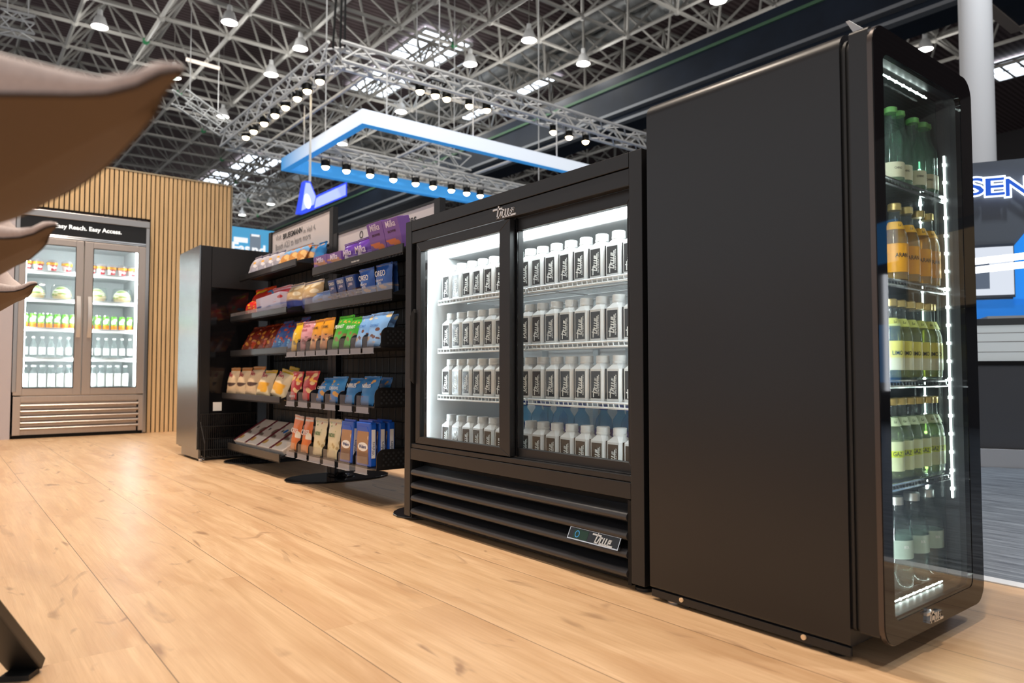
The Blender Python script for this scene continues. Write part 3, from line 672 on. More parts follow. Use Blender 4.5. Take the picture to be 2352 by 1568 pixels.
# ================================================================ BLACK SLIDING-DOOR COOLER
Y0, KX0, KX1, KT = 1.4445, -2.496, -1.271, 1.1616
KD = .60
kc = thing('sliding_door_cooler', 'wide black cooler with two sliding glass doors, full of white bottles', 'cooler', ((KX0+KX1)/2, Y0+.3, 0))
b = MB()
b.box(KX0, Y0+.02, .03, KX0+.035, Y0+KD, KT-.002).box(KX1-.035, Y0+.02, .03, KX1, Y0+KD, KT-.002).box(KX0+.035, Y0+.02, 1.085, KX1-.035, Y0+KD, KT-.002).box(KX0+.035, Y0+.09, .03, KX1-.035, Y0+KD, .258).box(KX0+.035, Y0+KD-.03, .258, KX1-.035, Y0+KD, 1.085)
obj('body', b, 'black', kc)
obj('stile', MB().box(KX0, Y0, .018, KX0+.043, Y0+.03, KT), 'black', kc, bevel=.002)
obj('stile', MB().box(KX1-.046, Y0, .018, KX1, Y0+.03, KT), 'black', kc, bevel=.002)
obj('top_rail', MB().box(KX0+.044, Y0, 1.1205, KX1-.047, Y0+.03, KT), 'black', kc, bevel=.0015)
hr = obj('header_rail', MB().box(KX0+.044, Y0+.002, 1.0715, KX1-.047, Y0+.03, 1.118), 'black', kc, bevel=.0015)
k_ = .114
pl = lambda p: Vector((-1.902+p.x, Y0+.002-p.z, 1.0785+p.y))
obj('script_mark', mark_mb(MB(), k_*.86, .062, .03, place=pl), pmat('satin_silver', (.72, .69, .67), .35, .6), hr)
obj('lower_rail', MB().box(KX0+.044, Y0+.004, .281, KX1-.047, Y0+.058, .297).box(KX0+.046, Y0+.02, .297, KX1-.048, Y0+.06, .300), 'black', kc, bevel=.0015)
obj('kick_panel', MB().box(KX0+.044, Y0+.001, .236, KX1-.047, Y0+.03, .279), 'black', kc, bevel=.0015)
gl = obj('grille', MB().box(KX0+.043, Y0+.005, .015, KX0+.05, Y0+.04, .233).box(KX1-.058, Y0+.001, .012, KX1-.046, Y0+.04, .233).box(KX0+.05, Y0+.06, .02, KX1-.058, Y0+.07, .235).box(KX0+.05, Y0+.03, .012, KX1-.058, Y0+.06, .02), 'blackmatte', kc)
M['louvre'] = pmat('louvre_black', (.035, .036, .04), .38)
for z in (.187, .137, .0885, .039):
    obj('louvre', MB().loft([[(xx, Y0+.012-.016*math.cos(a), z+.0125*math.sin(a)) for a in [-PI/2+PI*i/8 for i in range(9)]]+[(xx, Y0+.06, z+.022), (xx, Y0+.06, z-.006)] for xx in (KX0+.055, KX1-.06)]), 'louvre', gl, smooth=50)
# badge
bx0, bx1, bz0, bz1 = -1.549, -1.352, .098, .130
def bp(x, z, d): t = (z-bz0)/(bz1-bz0); return (x, Y0-.012+.016*t-d, z)
def bslab(x0, z0, x1, z1, d0, d1, mat, name, par):
    a = [bp(x0, z0, d1), bp(x1, z0, d1), bp(x1, z1, d1), bp(x0, z1, d1)]; c = [bp(x0, z0, d0), bp(x1, z0, d0), bp(x1, z1, d0), bp(x0, z1, d0)]
    return obj(name, MB().add(a+c, [(0, 1, 2, 3), (7, 6, 5, 4), (0, 4, 5, 1), (1, 5, 6, 2), (2, 6, 7, 3), (3, 7, 4, 0)]), mat, par)
bd = bslab(bx0, bz0, bx1, bz1, -.006, .003, 'chrome', 'badge', kc)
bslab(bx0+.003, bz0+.003, bx1-.003, bz1-.002, .003, .0036, 'blackgloss', 'badge_face', bd)
bslab(bx0+.022, bz0+.004, bx0+.078, bz1-.004, .0036, .004, pmat('display', (.006, .02, .012), .2, emit='#0d3a1c', es=.25), 'display', bd)
r_ = MB()
for i in range(20):
    a, c = 2*PI*i/20, 2*PI*(i+1)/20
    q = [bp(bx0+.036+.009*rr*math.cos(t), (bz0+bz1)/2+.009*rr*math.sin(t), .0043) for rr, t in ((1, a), (1, c), (.75, c), (.75, a))]; r_.add(q, [(0, 1, 2, 3)])
obj('display_ring', r_, emat('ring_blue', '#5aa8e0', .8), bd)
obj('script_mark', mark_mb(MB(), .066, .06, .02, place=lambda p: Vector(bp(bx0+.108+p.x, bz0+.005+p.y*1.0, .0036+p.z))), pmat('mark_silver', (.7, .7, .68), .3, .5), bd)
# inside: liner, light box, strips
il, ir, ib = KX0+.037, KX1-.037, Y0+KD-.032
b = MB(); b.box(il, Y0+.06, .262, il+.004, ib, 1.083).box(ir-.004, Y0+.06, .262, ir, ib, 1.083).box(il, ib-.004, .262, ir, ib, 1.083).box(il, Y0+.06, 1.079, ir, ib, 1.083).box(il, Y0+.06, .262, ir, ib, .266)
obj('liner', b, 'white', kc)
obj('light_box', MB().box(il+.03, Y0+.07, 1.035, ir-.03, Y0+.14, 1.078), 'ledsoft', kc)
obj('evaporator_cover', MB().box(il+.01, Y0+.17, 1.03, ir-.01, ib-.02, 1.078), pmat('grey_metal', (.5, .52, .53), .4, .4), kc, bevel=.004)
ls = obj('light_strip', MB().box(il+.005, Y0+.062, .31, il+.013, Y0+.07, 1.02), emat('strip_soft', '#eef8ff', 30), kc)
dm = MB()
for i in range(15): dm.box(il+.006, Y0+.0605, .325+.047*i, il+.015, Y0+.063, .333+.047*i)
obj('light_dot', dm, 'leddot', ls)
obj('light_strip', MB().box(ir-.013, Y0+.062, .31, ir-.005, Y0+.07, 1.02), emat('strip_soft2', '#eef8ff', 28), kc)
pz = MB()
for x in (-2.30, -2.0, -1.83, -1.50): pz.box(x-.014, ib-.014, .295, x+.014, ib-.004, 1.03)
obj('pilaster', pz, pmat('pilaster_grey', (.55, .6, .62), .35, .5), kc)
KSH = [.857, .665, .483]
def wire_shelf(x0, x1, y0, y1, z, parent, mat, step=.021, nm='shelf'):
    mb = MB()
    mb.tube((x0, y0, z-.003), (x1, y0, z-.003), .0032, 6).tube((x0, y0, z-.018), (x1, y0, z-.018), .0036, 6).tube((x0, y1, z-.003), (x1, y1, z-.003), .003, 5)
    for xx in (x0, x1): mb.tube((xx, y0, z-.003), (xx, y1, z-.003), .003, 5)
    for q in (.33, .66): mb.tube((x0, y0+(y1-y0)*q, z-.006), (x1, y0+(y1-y0)*q, z-.006), .003, 5)
    n = int((x1-x0)/step)
    for i in range(n+1):
        xx = x0+(x1-x0)*i/n; mb.path([(xx, y1, z-.0015), (xx, y0-.001, z-.0015), (xx+.004, y0-.002, z-.018)], .0017, 4)
    return obj(nm, mb, mat, parent)
BAY = ((-2.443, -1.897), (-1.884, -1.318))
for z in KSH:
    for x0, x1 in BAY: wire_shelf(x0, x1, Y0+.12, ib-.02, z, kc, 'whitewire')
# doors
def door(x0, x1, g0, g1, z0, zg0, zg1, z1, y, t, mat, nm='door'):
    m = .0
    d = MB()
    for q in ([(x0, z0), (x1, z0), (g1, zg0), (g0, zg0)], [(x1, z0), (x1, z1), (g1, zg1), (g1, zg0)], [(x1, z1), (x0, z1), (g0, zg1), (g1, zg1)], [(x0, z1), (x0, z0), (g0, zg0), (g0, zg1)]):
        d.prism(q, y, y+t, 'xz')
    d = obj(nm, d, mat, kc, bevel=.0012, seg=1)
    obj('pane', MB().box(g0-.003, y+t*.45, zg0-.003, g1+.003, y+t*.45+.004, zg1+.003), 'pane', d)
    return d
d1 = door(-2.419, -1.836, -2.388, -1.892, .301, .327, 1.0345, 1.069, Y0+.003, .022, 'black')
d2 = door(-1.905, -1.3195, -1.826, -1.353, .297, .327, 1.0315, 1.072, Y0+.031, .022, 'black')
obj('track', MB().box(KX0+.044, Y0+.02, .297, -2.42, Y0+.055, 1.071).box(-1.834, Y0+.026, .297, -1.826, Y0+.03, 1.071), 'blackgloss', kc)
h = MB(); h.prism([(-2.452, .545), (-2.424, .525), (-2.416, .80), (-2.424, .815), (-2.452, .79)], Y0-.006, Y0+.02, 'xz'); obj('handle', h, 'blackmatte', d1, bevel=.003)
h = MB(); h.prism([(-1.333, .55), (-1.320, .53), (-1.320, .82), (-1.333, .80)], Y0+.014, Y0+.032, 'xz'); obj('handle', h, 'blackmatte', d2, bevel=.003)
for xx, yy in ((KX0+.14, Y0+.12), (KX1-.03, Y0+.035), (KX0+.14, Y0+.5), (KX1-.05, Y0+.5)):
    obj('foot', MB().lathe([(.026, 0), (.026, .008), (.012, .012), (.012, .035)], 14, (xx, yy, 0)), 'black', kc, smooth=40)
cord = []
for i in range(9):
    a = PI*i/8; cord.append((-1.285+.028*math.sin(a*.5), Y0+.03+.02*math.sin(a), .03-.022*math.sin(a)))
obj('cable', MB().path(cord, .005, 6), 'rubber', kc)
# bottles
def mk_bottle(lab, p):
    t = thing('carton_bottle', lab, 'bottle', p, 'white carton bottles in the sliding-door cooler')
    w = .0305; sq = lambda s, z, c=.22: [(s*(1-c)*-1, -s, z), (s*(1-c), -s, z), (s, -s*(1-c), z), (s, s*(1-c), z), (s*(1-c), s, z), (-s*(1-c), s, z), (-s, s*(1-c), z), (-s, -s*(1-c), z)]
    oc = lambda r, z: [(r*math.cos(a), r*math.sin(a), z) for a in [-PI*5/8+PI/4*i for i in range(8)]]
    obj('body', MB().loft([sq(w*.97, 0), sq(w, .003), sq(w, .097), oc(.0215, .112), oc(.0195, .116)]), 'plastic', t, smooth=30, local=True)
    obj('cap', MB().lathe([(.0212, .115), (.0216, .118), (.0216, .121), (.0207, .1215), (.0207, .137), (.018, .139)], 20), 'cap', t, smooth=35, local=True)
    lb = obj('label', MB().box(-.0205, -w-.0006, .008, .0205, -w+.001, .0905), 'label', t, local=True)
    mk = mark_mb(MB(), .0525, .062, .012, place=lambda p: Vector((.0075-p.y*1.05, -w-.0006-p.z, .022+p.x)))
    obj('script_mark', mk, 'ink', lb, local=True)
    lettering('REFRIGERATION', lb, (.0135, -w-.0009, .048), w=.062, rot=(PI/2, -PI/2, 0), bold=.02, spacing=1.25)
    sl_ = obj('side_label', MB().box(w-.001, -.0205, .006, w+.0006, .0205, .098), 'label', t, local=True)
    lettering('100%', sl_, (w+.0008, .002, .03), w=.022, rot=(PI/2, PI/2, PI/2), mat='inkgrey')
    return t
ROWS = ['top shelf', 'second shelf', 'third shelf', 'cooler floor']
bt = None
for r, z in enumerate(KSH+[.296]):
    for bay in (0, 1):
        for i in range(8):
            x = (-2.408 if bay == 0 else -1.855)+.0698*i
            yy = Y0+.12+.012+.0305
            lab = 'white carton bottle with dark label, %s from the %s on the %s' % (ORD[i], ('snack rack side', 'middle door stile')[bay], ROWS[r])
            zz = z+.0005 if r < 3 else .2665
            jit = random.uniform(-.05, .05)
            if bt is None: bt = mk_bottle(lab, (x, yy, zz)); bt.rotation_euler = (0, 0, jit)
            else: dup(bt, (x, yy, zz), lab, rot=(0, 0, jit))
def mk_water(lab, p):
    t = thing('water_bottle', lab, 'bottle', p, 'blue-capped water bottles on the cooler floor')
    bottle_parts(t, .192, .031, .012, .0155, 'bluewater', pmat('water_label', (.03, .05, .35), .4), 'capblue', (.075, .11), prof=[(.026, 0), (.031, .01), (.031, .12), (.027, .145), (.013, .166), (.012, .182)]); return t
wt = None
for i, (u, v) in enumerate(((1204, 935), (1228, 936), (1257, 938), (1277, 939), (1302, 940), (1327, 942), (1387, 945), (1417, 947), (1447, 949))):
    p = hit(u, v, 'y', Y0+.36)
    lab = 'blue-capped water bottle behind the white bottles, %s from the middle door stile' % ORD[i]
    q = (p.x, Y0+.36+(.02 if i % 2 else 0), .2665)
    if wt is None: wt = mk_water(lab, q)
    else: dup(wt, q, lab)

# ================================================================ TALL BLACK FRIDGE with glass door
TX0, TX1, TY0, TY1, TZ0, TZ1 = -1.239, -.726, 1.428, 1.917, .030, 1.2687
def rr(y0, z0, y1, z1, rb, rt, n=6):
    pts = []
    for cyy, czz, r, a0 in ((y1-rb, z0+rb, rb, -PI/2), (y1-rt, z1-rt, rt, 0), (y0+rt, z1-rt, rt, PI/2), (y0+rb, z0+rb, rb, PI)):
        for i in range(n+1):
            a = a0+PI/2*i/n; pts.append((cyy+r*math.cos(a), czz+r*math.sin(a)))
    return pts
def ring(o, i, a, b, mi=0):
    n = len(o); vs = [(a, *p) for p in o]+[(b, *p) for p in o]+[(a, *p) for p in i]+[(b, *p) for p in i]; fs = []
    for k in range(n):
        j = (k+1) % n
        fs += [(k, j, n+j, n+k), (2*n+k, 3*n+k, 3*n+j, 2*n+j), (n+k, n+j, 3*n+j, 3*n+k), (k, 2*n+k, 2*n+j, j)]
    return MB().add(vs, fs, mi)
tf = thing('tall_fridge', 'tall black single-door display fridge on castors at the end of the row', 'fridge', ((TX0+TX1)/2, 1.67, 0))
M['cabinetblack'] = pmat('cabinet_black', (.009, .0095, .0115), .33, spec=.55)
iy0, iy1, iz0, iz1 = 1.458, 1.897, .088, 1.232
out = rr(TY0, TZ0, TY1, TZ1, .006, .04, 8); inn = rr(iy0, iz0, iy1, iz1, .006, .012, 8)
bdy = ring(out, inn, TX0, TX1); n_ = len(out)
bdy.add([(TX0, *p) for p in out], [tuple(range(n_))]); bdy.add([(TX0+.03, *p) for p in out], [tuple(range(n_))])
obj('cabinet', bdy, 'cabinetblack', tf, smooth=30)
M['inner'] = pmat('inner_grey', (.035, .045, .045), .36, .1)
obj('liner', MB().box(TX0+.04, iy0+.001, iz0+.001, TX0+.045, iy1-.001, iz1-.001).box(TX0+.04, iy1-.004, iz0+.001, TX1, iy1-.001, iz1-.001).box(TX0+.04, iy0+.001, iz1-.004, TX1, iy1-.001, iz1-.001), 'inner', tf)
obj('base_rail', MB().box(TX0+.002, TY0+.003, .008, TX1-.002, TY0+.012, .0265).box(TX0+.002, TY1-.012, .008, TX1-.002, TY1-.003, .0265).box(TX0+.01, TY0+.012, .02, TX1-.01, TY1-.012, .029), 'black', tf, bevel=.001, seg=1)
for x in (-1.138, -.822):
    for yy in (TY0+.02, TY1-.03):
        obj('castor', MB().tube((x, yy-.009, .017), (x, yy+.009, .017), .017, 16), 'rubber', tf, smooth=40)
    obj('screw', MB().tube((x-.004, TY0+.0035, .0205), (x-.004, TY0-.001, .0205), .0055, 14), pmat('brass_plug', (.85, .62, .38), .4), tf)
for x in (TX0+.055, TX1-.04): obj('levelling_foot', MB().lathe([(.02, 0), (.02, .005), (.006, .008), (.006, .03)], 14, (x, TY0+.03, 0)), 'steel' if x < -1 else 'blackmatte', tf, smooth=40)
gsk = MB()
for a, bq, q in ((-.726, -.7215, .008), (-.7215, -.716, .004), (-.716, -.711, .009), (-.711, -.706, .005)):
    o1 = rr(TY0+q, TZ0+.03, TY1-q, TZ1-.012-q, .01, .03, 8); i1 = rr(iy0+.002, iz0+.002, iy1-.002, iz1-.002, .006, .01, 8)
    for k in (0,): r1 = ring(o1, i1, a, bq); gsk.add(r1.v, r1.f)
obj('gasket', gsk, 'rubber', tf, smooth=30)
DY0, DY1, DZ0, DZ1 = 1.428, 1.915, .048, 1.262
o2 = rr(DY0, DZ0+.012, DY1, DZ1-.004, .006, .012, 8); i2 = rr(1.462, .090, 1.893, 1.225, .01, .012, 8)
dr = obj('door', ring(o2, i2, -.706, -.668), 'cabinetblack', tf, smooth=30)
o3 = rr(DY0-.003, DZ0-.004, DY1+.002, DZ1, .045, .045, 8); i3 = rr(1.4665, .088, 1.853, 1.208, .018, .018, 8)
obj('glass_border', ring(o3, i3, -.668, -.6565), pmat('black_glass', (.004, .004, .005), .035, spec=.3), dr, smooth=30)
obj('edge_band', ring(rr(DY0-.0045, DZ0-.0055, DY1+.0035, DZ1+.0015, .046, .046, 8), o3, -.668, -.658), pmat('edge_bronze', (.10, .085, .08), .3, .7), dr, smooth=30)
pn = MB(); n_ = len(i3)
pn.add([(-.6575, *p) for p in i3], [tuple(range(n_))]); obj('pane', pn, 'pane2', dr)
pn = MB(); pn.add([(-.6685, *p) for p in i3], [tuple(range(n_))]); obj('inner_pane', pn, 'pane', dr)
MKP = lambda p: Vector((-.6565+p.z, 1.606+p.x, .0585+p.y))
obj('script_mark', mark_mb(MB(), .062, .085, .11, place=MKP), pmat('mark_nickel', (.75, .74, .72), .25, .8), dr)
obj('hinge_cap', MB().box(-.70, 1.50, DZ1, -.672, 1.53, DZ1+.004), 'black', dr)
# lights
def strip(p0, p1, w, n, nm, par, mats):
    p0, p1 = Vector(p0), Vector(p1); mb = MB(); d = (p1-p0); ax = max(range(3), key=lambda i: abs(d[i])); e = [w]*3; e[ax] = abs(d[ax])/2
    c = (p0+p1)/2; mb.box(c.x-e[0], c.y-e[1], c.z-e[2], c.x+e[0], c.y+e[1], c.z+e[2])
    s_ = obj(nm, mb, mats[0], par); db = MB()
    for i in range(n):
        q = p0+d*((i+.5)/n); db.box(q.x-w*1.8, q.y-w*1.8, q.z-w*1.8, q.x+w*1.8, q.y+w*1.8, q.z+w*1.8)
    obj('light_dot', db, mats[1], s_)
M['stripdim'] = emat('strip_dim', '#eafaf6', 12); M['dotdim'] = emat('dot_dim', '#f2fffb', 26)
strip((-.708, 1.889, .275), (-.708, 1.889, 1.09), .0018, 19, 'light_strip', tf, ('stripdim', 'dotdim'))
strip((-.706, 1.469, .12), (-.706, 1.469, 1.15), .0035, 19, 'light_strip', tf, ('led', 'leddot'))  # added strip, hidden behind the door border, to brighten the bottles
strip((-.765, 1.8925, .275), (-.765, 1.8925, 1.09), .0015, 19, 'light_strip', tf, ('stripdim', 'led'))  # reflection of the first strip in the inner wall, built as glowing geometry
strip((-.715, 1.50, 1.216), (-.715, 1.815, 1.216), .0012, 9, 'light_strip', tf, ('stripdim', 'dotdim'))
strip((-.706, 1.52, .0945), (-.706, 1.815, .0945), .0009, 9, 'light_strip', tf, ('stripdim', 'dotdim'))
TSH = [.992, .772, .5535, .334]
for z in TSH:
    mb = MB(); fx = -.712
    mb.box(TX0+.1, iy0+.006, z-.007, fx, iy1-.012, z-.004)
    mb.tube((fx, iy0+.006, z-.002), (fx, iy1-.012, z-.002), .003, 6).tube((fx, iy0+.006, z-.014), (fx, iy1-.012, z-.014), .0035, 6)
    sh = obj('shelf', mb, 'clear', tf); wb = MB()
    wb.tube((fx, iy0+.006, z-.002), (fx, iy1-.012, z-.002), .0032, 6).tube((fx, iy0+.006, z-.014), (fx, iy1-.012, z-.014), .0037, 6)
    for i in range(28):
        yy = iy0+.01+.0152*i; wb.path([(TX0+.12, yy, z-.001), (fx-.001, yy, z-.001), (fx, yy, z-.014)], .0014, 4)
    obj('shelf_wire', wb, 'chrome', sh)
BPROF = [(.021, 0), (.0258, .006), (.0262, .012), (.0262, .098), (.0235, .112), (.0145, .132), (.0122, .142), (.0118, .168)]
def mk_soda(name, lab, p, drink, lmat, lmat2, capm, words, cap_r=.0142, col='inkdark', grp=None, band=None):
    t = thing(name, lab, 'bottle', p, grp)
    obj('bottle_body', MB().lathe(BPROF, 18), 'clear', t, smooth=60, local=True)
    if drink: obj('drink', MB().lathe([(r*.93, z) for r, z in BPROF if .004 < z < .136], 18), drink, t, smooth=60, local=True)
    lb = obj('label', MB().lathe([(.0266, .022), (.0266, .086)], 18, closed=False), lmat, t, smooth=60, local=True)
    nl = obj('neck_label', MB().lathe([(.0215, .119), (.0142, .137)], 18, closed=False), lmat2, t, smooth=60, local=True)
    if band: obj('label_band', MB().lathe([(.0269, .052), (.0269, .066)], 18, closed=False), band, lb, smooth=60, local=True)
    if words: wrap_text(words, lb, .0271, .059, .0095, -.62, col)
    wrap_text('Lu', nl, .0188, .128, .006, -.6, col)
    obj('cap', MB().lathe([(cap_r, .164), (cap_r, .178), (cap_r*.85, .18)], 18), capm, t, smooth=40, local=True)
    return t
def yrow(pxs, v, x): return [hit(u, v, 'x', x).y for u in pxs]
bx_ = -.741
def place(mk, ys, z, base, grp, x=bx_):
    r = None
    for i, yy in enumerate(ys):
        yy = min(max(yy, iy0+.028), iy1-.029)
        lab = '%s, %s from the fridge side panel' % (base, ORD[i]) if len(ys) > 1 else base
        if r is None: r = mk(lab, (x, yy, z)); r['group'] = grp
        else: dup(r, (x, yy, z), lab)
LY = pmat('orange_label', '#e9a21c', .45); LN = pmat('orange_neck', '#eeb21e', .45)
LL = packmat('lemon_label', '#e6e06a', '#dfe3c4', .42); LLN = pmat('lemon_neck', '#dbe27a', .45)
LG = pmat('soda_label', '#cfdcae', .45); LGN = pmat('soda_neck', '#c8d8b0', .45); BG = pmat('lime_band', '#c8dc1e', .45)
LB = pmat('cream_label', '#d9d8b8', .5)
def mk_green(lab, p):
    t = thing('soda_bottle', lab, 'bottle', p)
    obj('bottle_body', MB().lathe(BPROF, 18), 'greenglass', t, smooth=60, local=True)
    lb = obj('label', MB().lathe([(.0266, .014), (.0266, .048)], 18, closed=False), LB, t, smooth=60, local=True)
    wrap_text('CHINO', lb, .0268, .034, .005, -.6)
    obj('cap', MB().lathe([(.0135, .166), (.0145, .168), (.0138, .177), (.008, .18)], 18), 'capgreen', t, smooth=40, local=True); return t
place(mk_green, yrow((2048, 2066, 2098, 2119, 2136), 395, bx_), TSH[0], 'green-capped bottle on the top fridge shelf', 'green-capped bottles on the top fridge shelf')
place(lambda l, p: mk_soda('orange_soda_bottle', l, p, 'orange', LY, LN, 'gold', 'ARAN'), yrow((2056, 2083, 2110, 2138), 560, bx_), TSH[1], 'orange soda bottle with gold cap', 'orange soda bottles on the second fridge shelf')
place(lambda l, p: mk_soda('lemon_soda_bottle', l, p, 'lemon', LL, LLN, 'gold', 'LIMO'), yrow((2046, 2067, 2088, 2108, 2128, 2148), 780, bx_), TSH[2], 'yellow lemon soda bottle on the third fridge shelf', 'lemon soda bottles on the third fridge shelf')
place(lambda l, p: mk_soda('clear_soda_bottle', l, p, 'lime', LG, LGN, 'gold', 'GAZ', band=BG), yrow((2046, 2068, 2089, 2109, 2131, 2149), 1010, bx_), TSH[3], 'pale green labelled bottle on the fourth fridge shelf', 'pale green labelled bottles on the fourth fridge shelf')
LWT = pmat('pale_water_label', '#b9cdbd', .5)
def mk_still(lab, p):
    t = thing('still_water_bottle', lab, 'bottle', p)
    pr = [(.028, 0), (.0335, .008), (.034, .014), (.034, .125), (.030, .142), (.0165, .160), (.0145, .168), (.014, .19)]
    obj('bottle_body', MB().lathe(pr, 20), 'clear', t, smooth=60, local=True)
    obj('drink', MB().lathe([(r*.94, max(z, .006)) for r, z in pr if z < .15], 20), 'water', t, smooth=60, local=True)
    lb = obj('label', MB().lathe([(.0345, .072), (.0345, .112)], 20, closed=False), LWT, t, smooth=60, local=True)
    wrap_text('BOL', lb, .0347, .098, .006, -.5, 'ink')
    obj('cap', MB().lathe([(.0165, .186), (.0165, .203), (.014, .205)], 18), pmat('silver_cap', (.55, .58, .56), .3, .7), t, smooth=40, local=True); return t
place(mk_still, yrow((2058, 2096, 2130), 1240, -.752), iz0+.002, 'large water bottle on the fridge floor', 'water bottles on the fridge floor', -.752)
# folded card on its roof
a = hit(1962, 60, 'y', 1.55); 
cd = MB(); c0 = Vector((-.735, 1.56, TZ1+.0005))
cd.add([(c0.x, c0.y, c0.z), (c0.x+.045, c0.y+.0, c0.z), (c0.x-.02, c0.y-.03, c0.z+.062), (c0.x-.027, c0.y-.03, c0.z+.062), (c0.x, c0.y+.006, c0.z), (c0.x+.045, c0.y+.006, c0.z), (c0.x-.02, c0.y-.026, c0.z+.063), (c0.x-.027, c0.y-.026, c0.z+.063)],
       [(0, 1, 2, 3), (4, 7, 6, 5), (0, 4, 5, 1), (1, 5, 6, 2), (2, 6, 7, 3), (3, 7, 4, 0)])
tag(obj('paper_card', cd, pmat('white_card', (.85, .88, .9), .5)), 'small white pointed paper card standing up on the roof of the tall fridge', 'card')

# ================================================================ ILLUMINATED STAND at the far side of the hall floor
ang = math.radians(29); E1 = Vector((math.cos(ang), math.sin(ang), 0)); NRM = Vector((math.sin(ang), -math.cos(ang), 0)); BP0 = Vector((-2.18, 6.32, 0))
def bw_(u, v, d=0):
    """point on the stand's wall plane, pushed d toward the viewer"""
    q = CF*FPX+CR*(u-IW/2)-CU*(v-IH/2); t = ((BP0+NRM*d)-CO).dot(NRM)/q.dot(NRM); p = CO+q*t; return p
def wq(u0, v0, u1, v1, d0, d1, mat, name, par, ext=0):
    P = [bw_(u0, v0, d1), bw_(u1, v0, d1), bw_(u1, v1, d1), bw_(u0, v1, d1)]
    zt = (P[0].z+P[1].z)/2; zb = (P[2].z+P[3].z)/2; s0 = (P[0]-BP0).dot(E1); s1 = (P[1]-BP0).dot(E1)+ext
    vs = []
    for d in (d0, d1):
        for s_, z in ((s0, zb), (s1, zb), (s1, zt), (s0, zt)): q = BP0+E1*s_+NRM*d; vs.append((q.x, q.y, z))
    return obj(name, MB().add(vs, [(0, 3, 2, 1), (4, 5, 6, 7), (0, 1, 5, 4), (1, 2, 6, 5), (2, 3, 7, 6), (3, 0, 4, 7)]), mat, par)
g = thing('exhibit_wall', 'dark grey exhibit wall with glowing blue and white letters across the hall floor', 'exhibit wall', BP0)
wq(1950, 383, 2352, 1026, -.2, 0, pmat('exhibit_grey', (.075, .085, .10), .6), 'panel', g, 9)
wq(2080, 690, 2352, 740, 0, .01, pmat('exhibit_blue', '#0b6fc4', .5, emit='#0a78d6', es=.42), 'blue_panel', g, 3.2)
bl = MB(); pts = [(2327, 566), (2352, 536), (2460, 420), (2460, 700), (2327, 700)]
a = [bw_(u, v, .01) for u, v in pts]; c = [bw_(u, v, .0) for u, v in pts]; n_ = 5
obj('blue_panel', MB().add(a+c, [tuple(range(5)), tuple(range(9, 4, -1))]+[(i, (i+1) % 5, 5+(i+1) % 5, 5+i) for i in range(5)]), pmat('exhibit_blue2', '#0b7ad2', .5, emit='#0a82e6', es=.5), g)
M['halo'] = emat('letter_halo', '#dfeaff', 3.2); M['letterblue'] = pmat('letter_blue', '#1557c8', .4, emit='#1556c8', es=.35)
for s_, u, wpx in (('S', 2238, 38), ('E', 2283, 38), ('N', 2337, 46), ('S', 2390, 40)):
    p = bw_(u, 431, .05)-BP0
    lettering(s_, g, p, w=wpx/1669.2*6.0*.92, h=.135, rot=(PI/2, 0, ang), mat='letterblue', bold=.01, name='letter')
    p = bw_(u, 431, .02)-BP0
    lettering(s_, g, p, w=wpx/1669.2*6.0*1.06, h=.160, rot=(PI/2, 0, ang), mat='halo', bold=.06, name='letter_glow')
def wbox(s0, s1, z0, z1, d0, d1, mat, name, par):
    vs = []
    for d in (d0, d1):
        for s_, z in ((s0, z0), (s1, z0), (s1, z1), (s0, z1)): q = BP0+E1*s_+NRM*d; vs.append((q.x, q.y, z))
    return obj(name, MB().add(vs, [(0, 3, 2, 1), (4, 5, 6, 7), (0, 1, 5, 4), (1, 2, 6, 5), (2, 3, 7, 6), (3, 0, 4, 7)]), mat, par)
# the far run of this wall is only seen mirrored in the glass door
wbox(4.0, 4.95, 1.25, 2.02, .0, .25, 'slat', 'wood_panel', g); wbox(5.42, 6.4, 1.9, 2.4, .0, .05, 'bluesoffit', 'blue_panel', g); wbox(5.42, 6.4, .45, 1.15, .0, .05, 'bluesoffit', 'blue_panel', g)
wbox(3.0, 9.5, 2.0, 3.6, -.6, -.3, pmat('exhibit_brown', (.16, .14, .13), .7), 'upper_panel', g); wbox(5.55, 5.585, .35, 1.75, .05, .09, emat('tube_white_v', '#f4f8ff', 5), 'light_tube', g)
sc_ = thing('wall_screen', 'bright wall screen showing a grey appliance on the blue exhibit wall', 'screen', tuple(bw_(2290, 625, .03)))
wq(2200, 562, 2329, 684, .012, .03, 'navy', 'bezel', sc_)
s_ = wq(2203, 568, 2327, 678, .03, .033, emat('screen_picture', '#dfe6f2', 1.0), 'display', sc_)
wq(2215, 598, 2272, 664, .033, .035, emat('screen_appliance', '#6b7688', .8), 'appliance_picture', s_)
for k, (v0, v1) in enumerate(((601, 589), (621, 609))):
    p, q = bw_(2190, v0+5, .9), bw_(2420, v1-9, .9)
    tag(obj('light_tube', MB().tube(p, q, .022, 8), emat('tube_white%d' % k, '#f4f8ff', 5)), ('upper glowing white light tube in front of the wall screen', 'lower glowing white light tube in front of the wall screen')[k], 'light tube', 'light tubes at the exhibit wall')
g = thing('display_counter', 'grey exhibit counter with lit glass showcase before the blue panel', 'counter', tuple(bw_(2290, 1070, 1.3)*1.0))
g.location.z = 0
wq(2080, 838, 2352, 1026, .3, 1.30, pmat('counter_grey', (.085, .09, .10), .5), 'front', g, 2)
wq(2080, 748, 2352, 830, .5, 1.28, pmat('showcase_white', (.7, .74, .74), .4, emit='#dfe9ea', es=.3), 'showcase', g, 2)
for v in (765, 785, 808): wq(2080, v, 2352, v+1.5, 1.28, 1.285, 'inkgrey', 'shelf', g, 2)
wq(2080, 733, 2352, 748, .4, 1.31, pmat('counter_top_dark', (.04, .05, .055), .35), 'top_trim', g, 2)
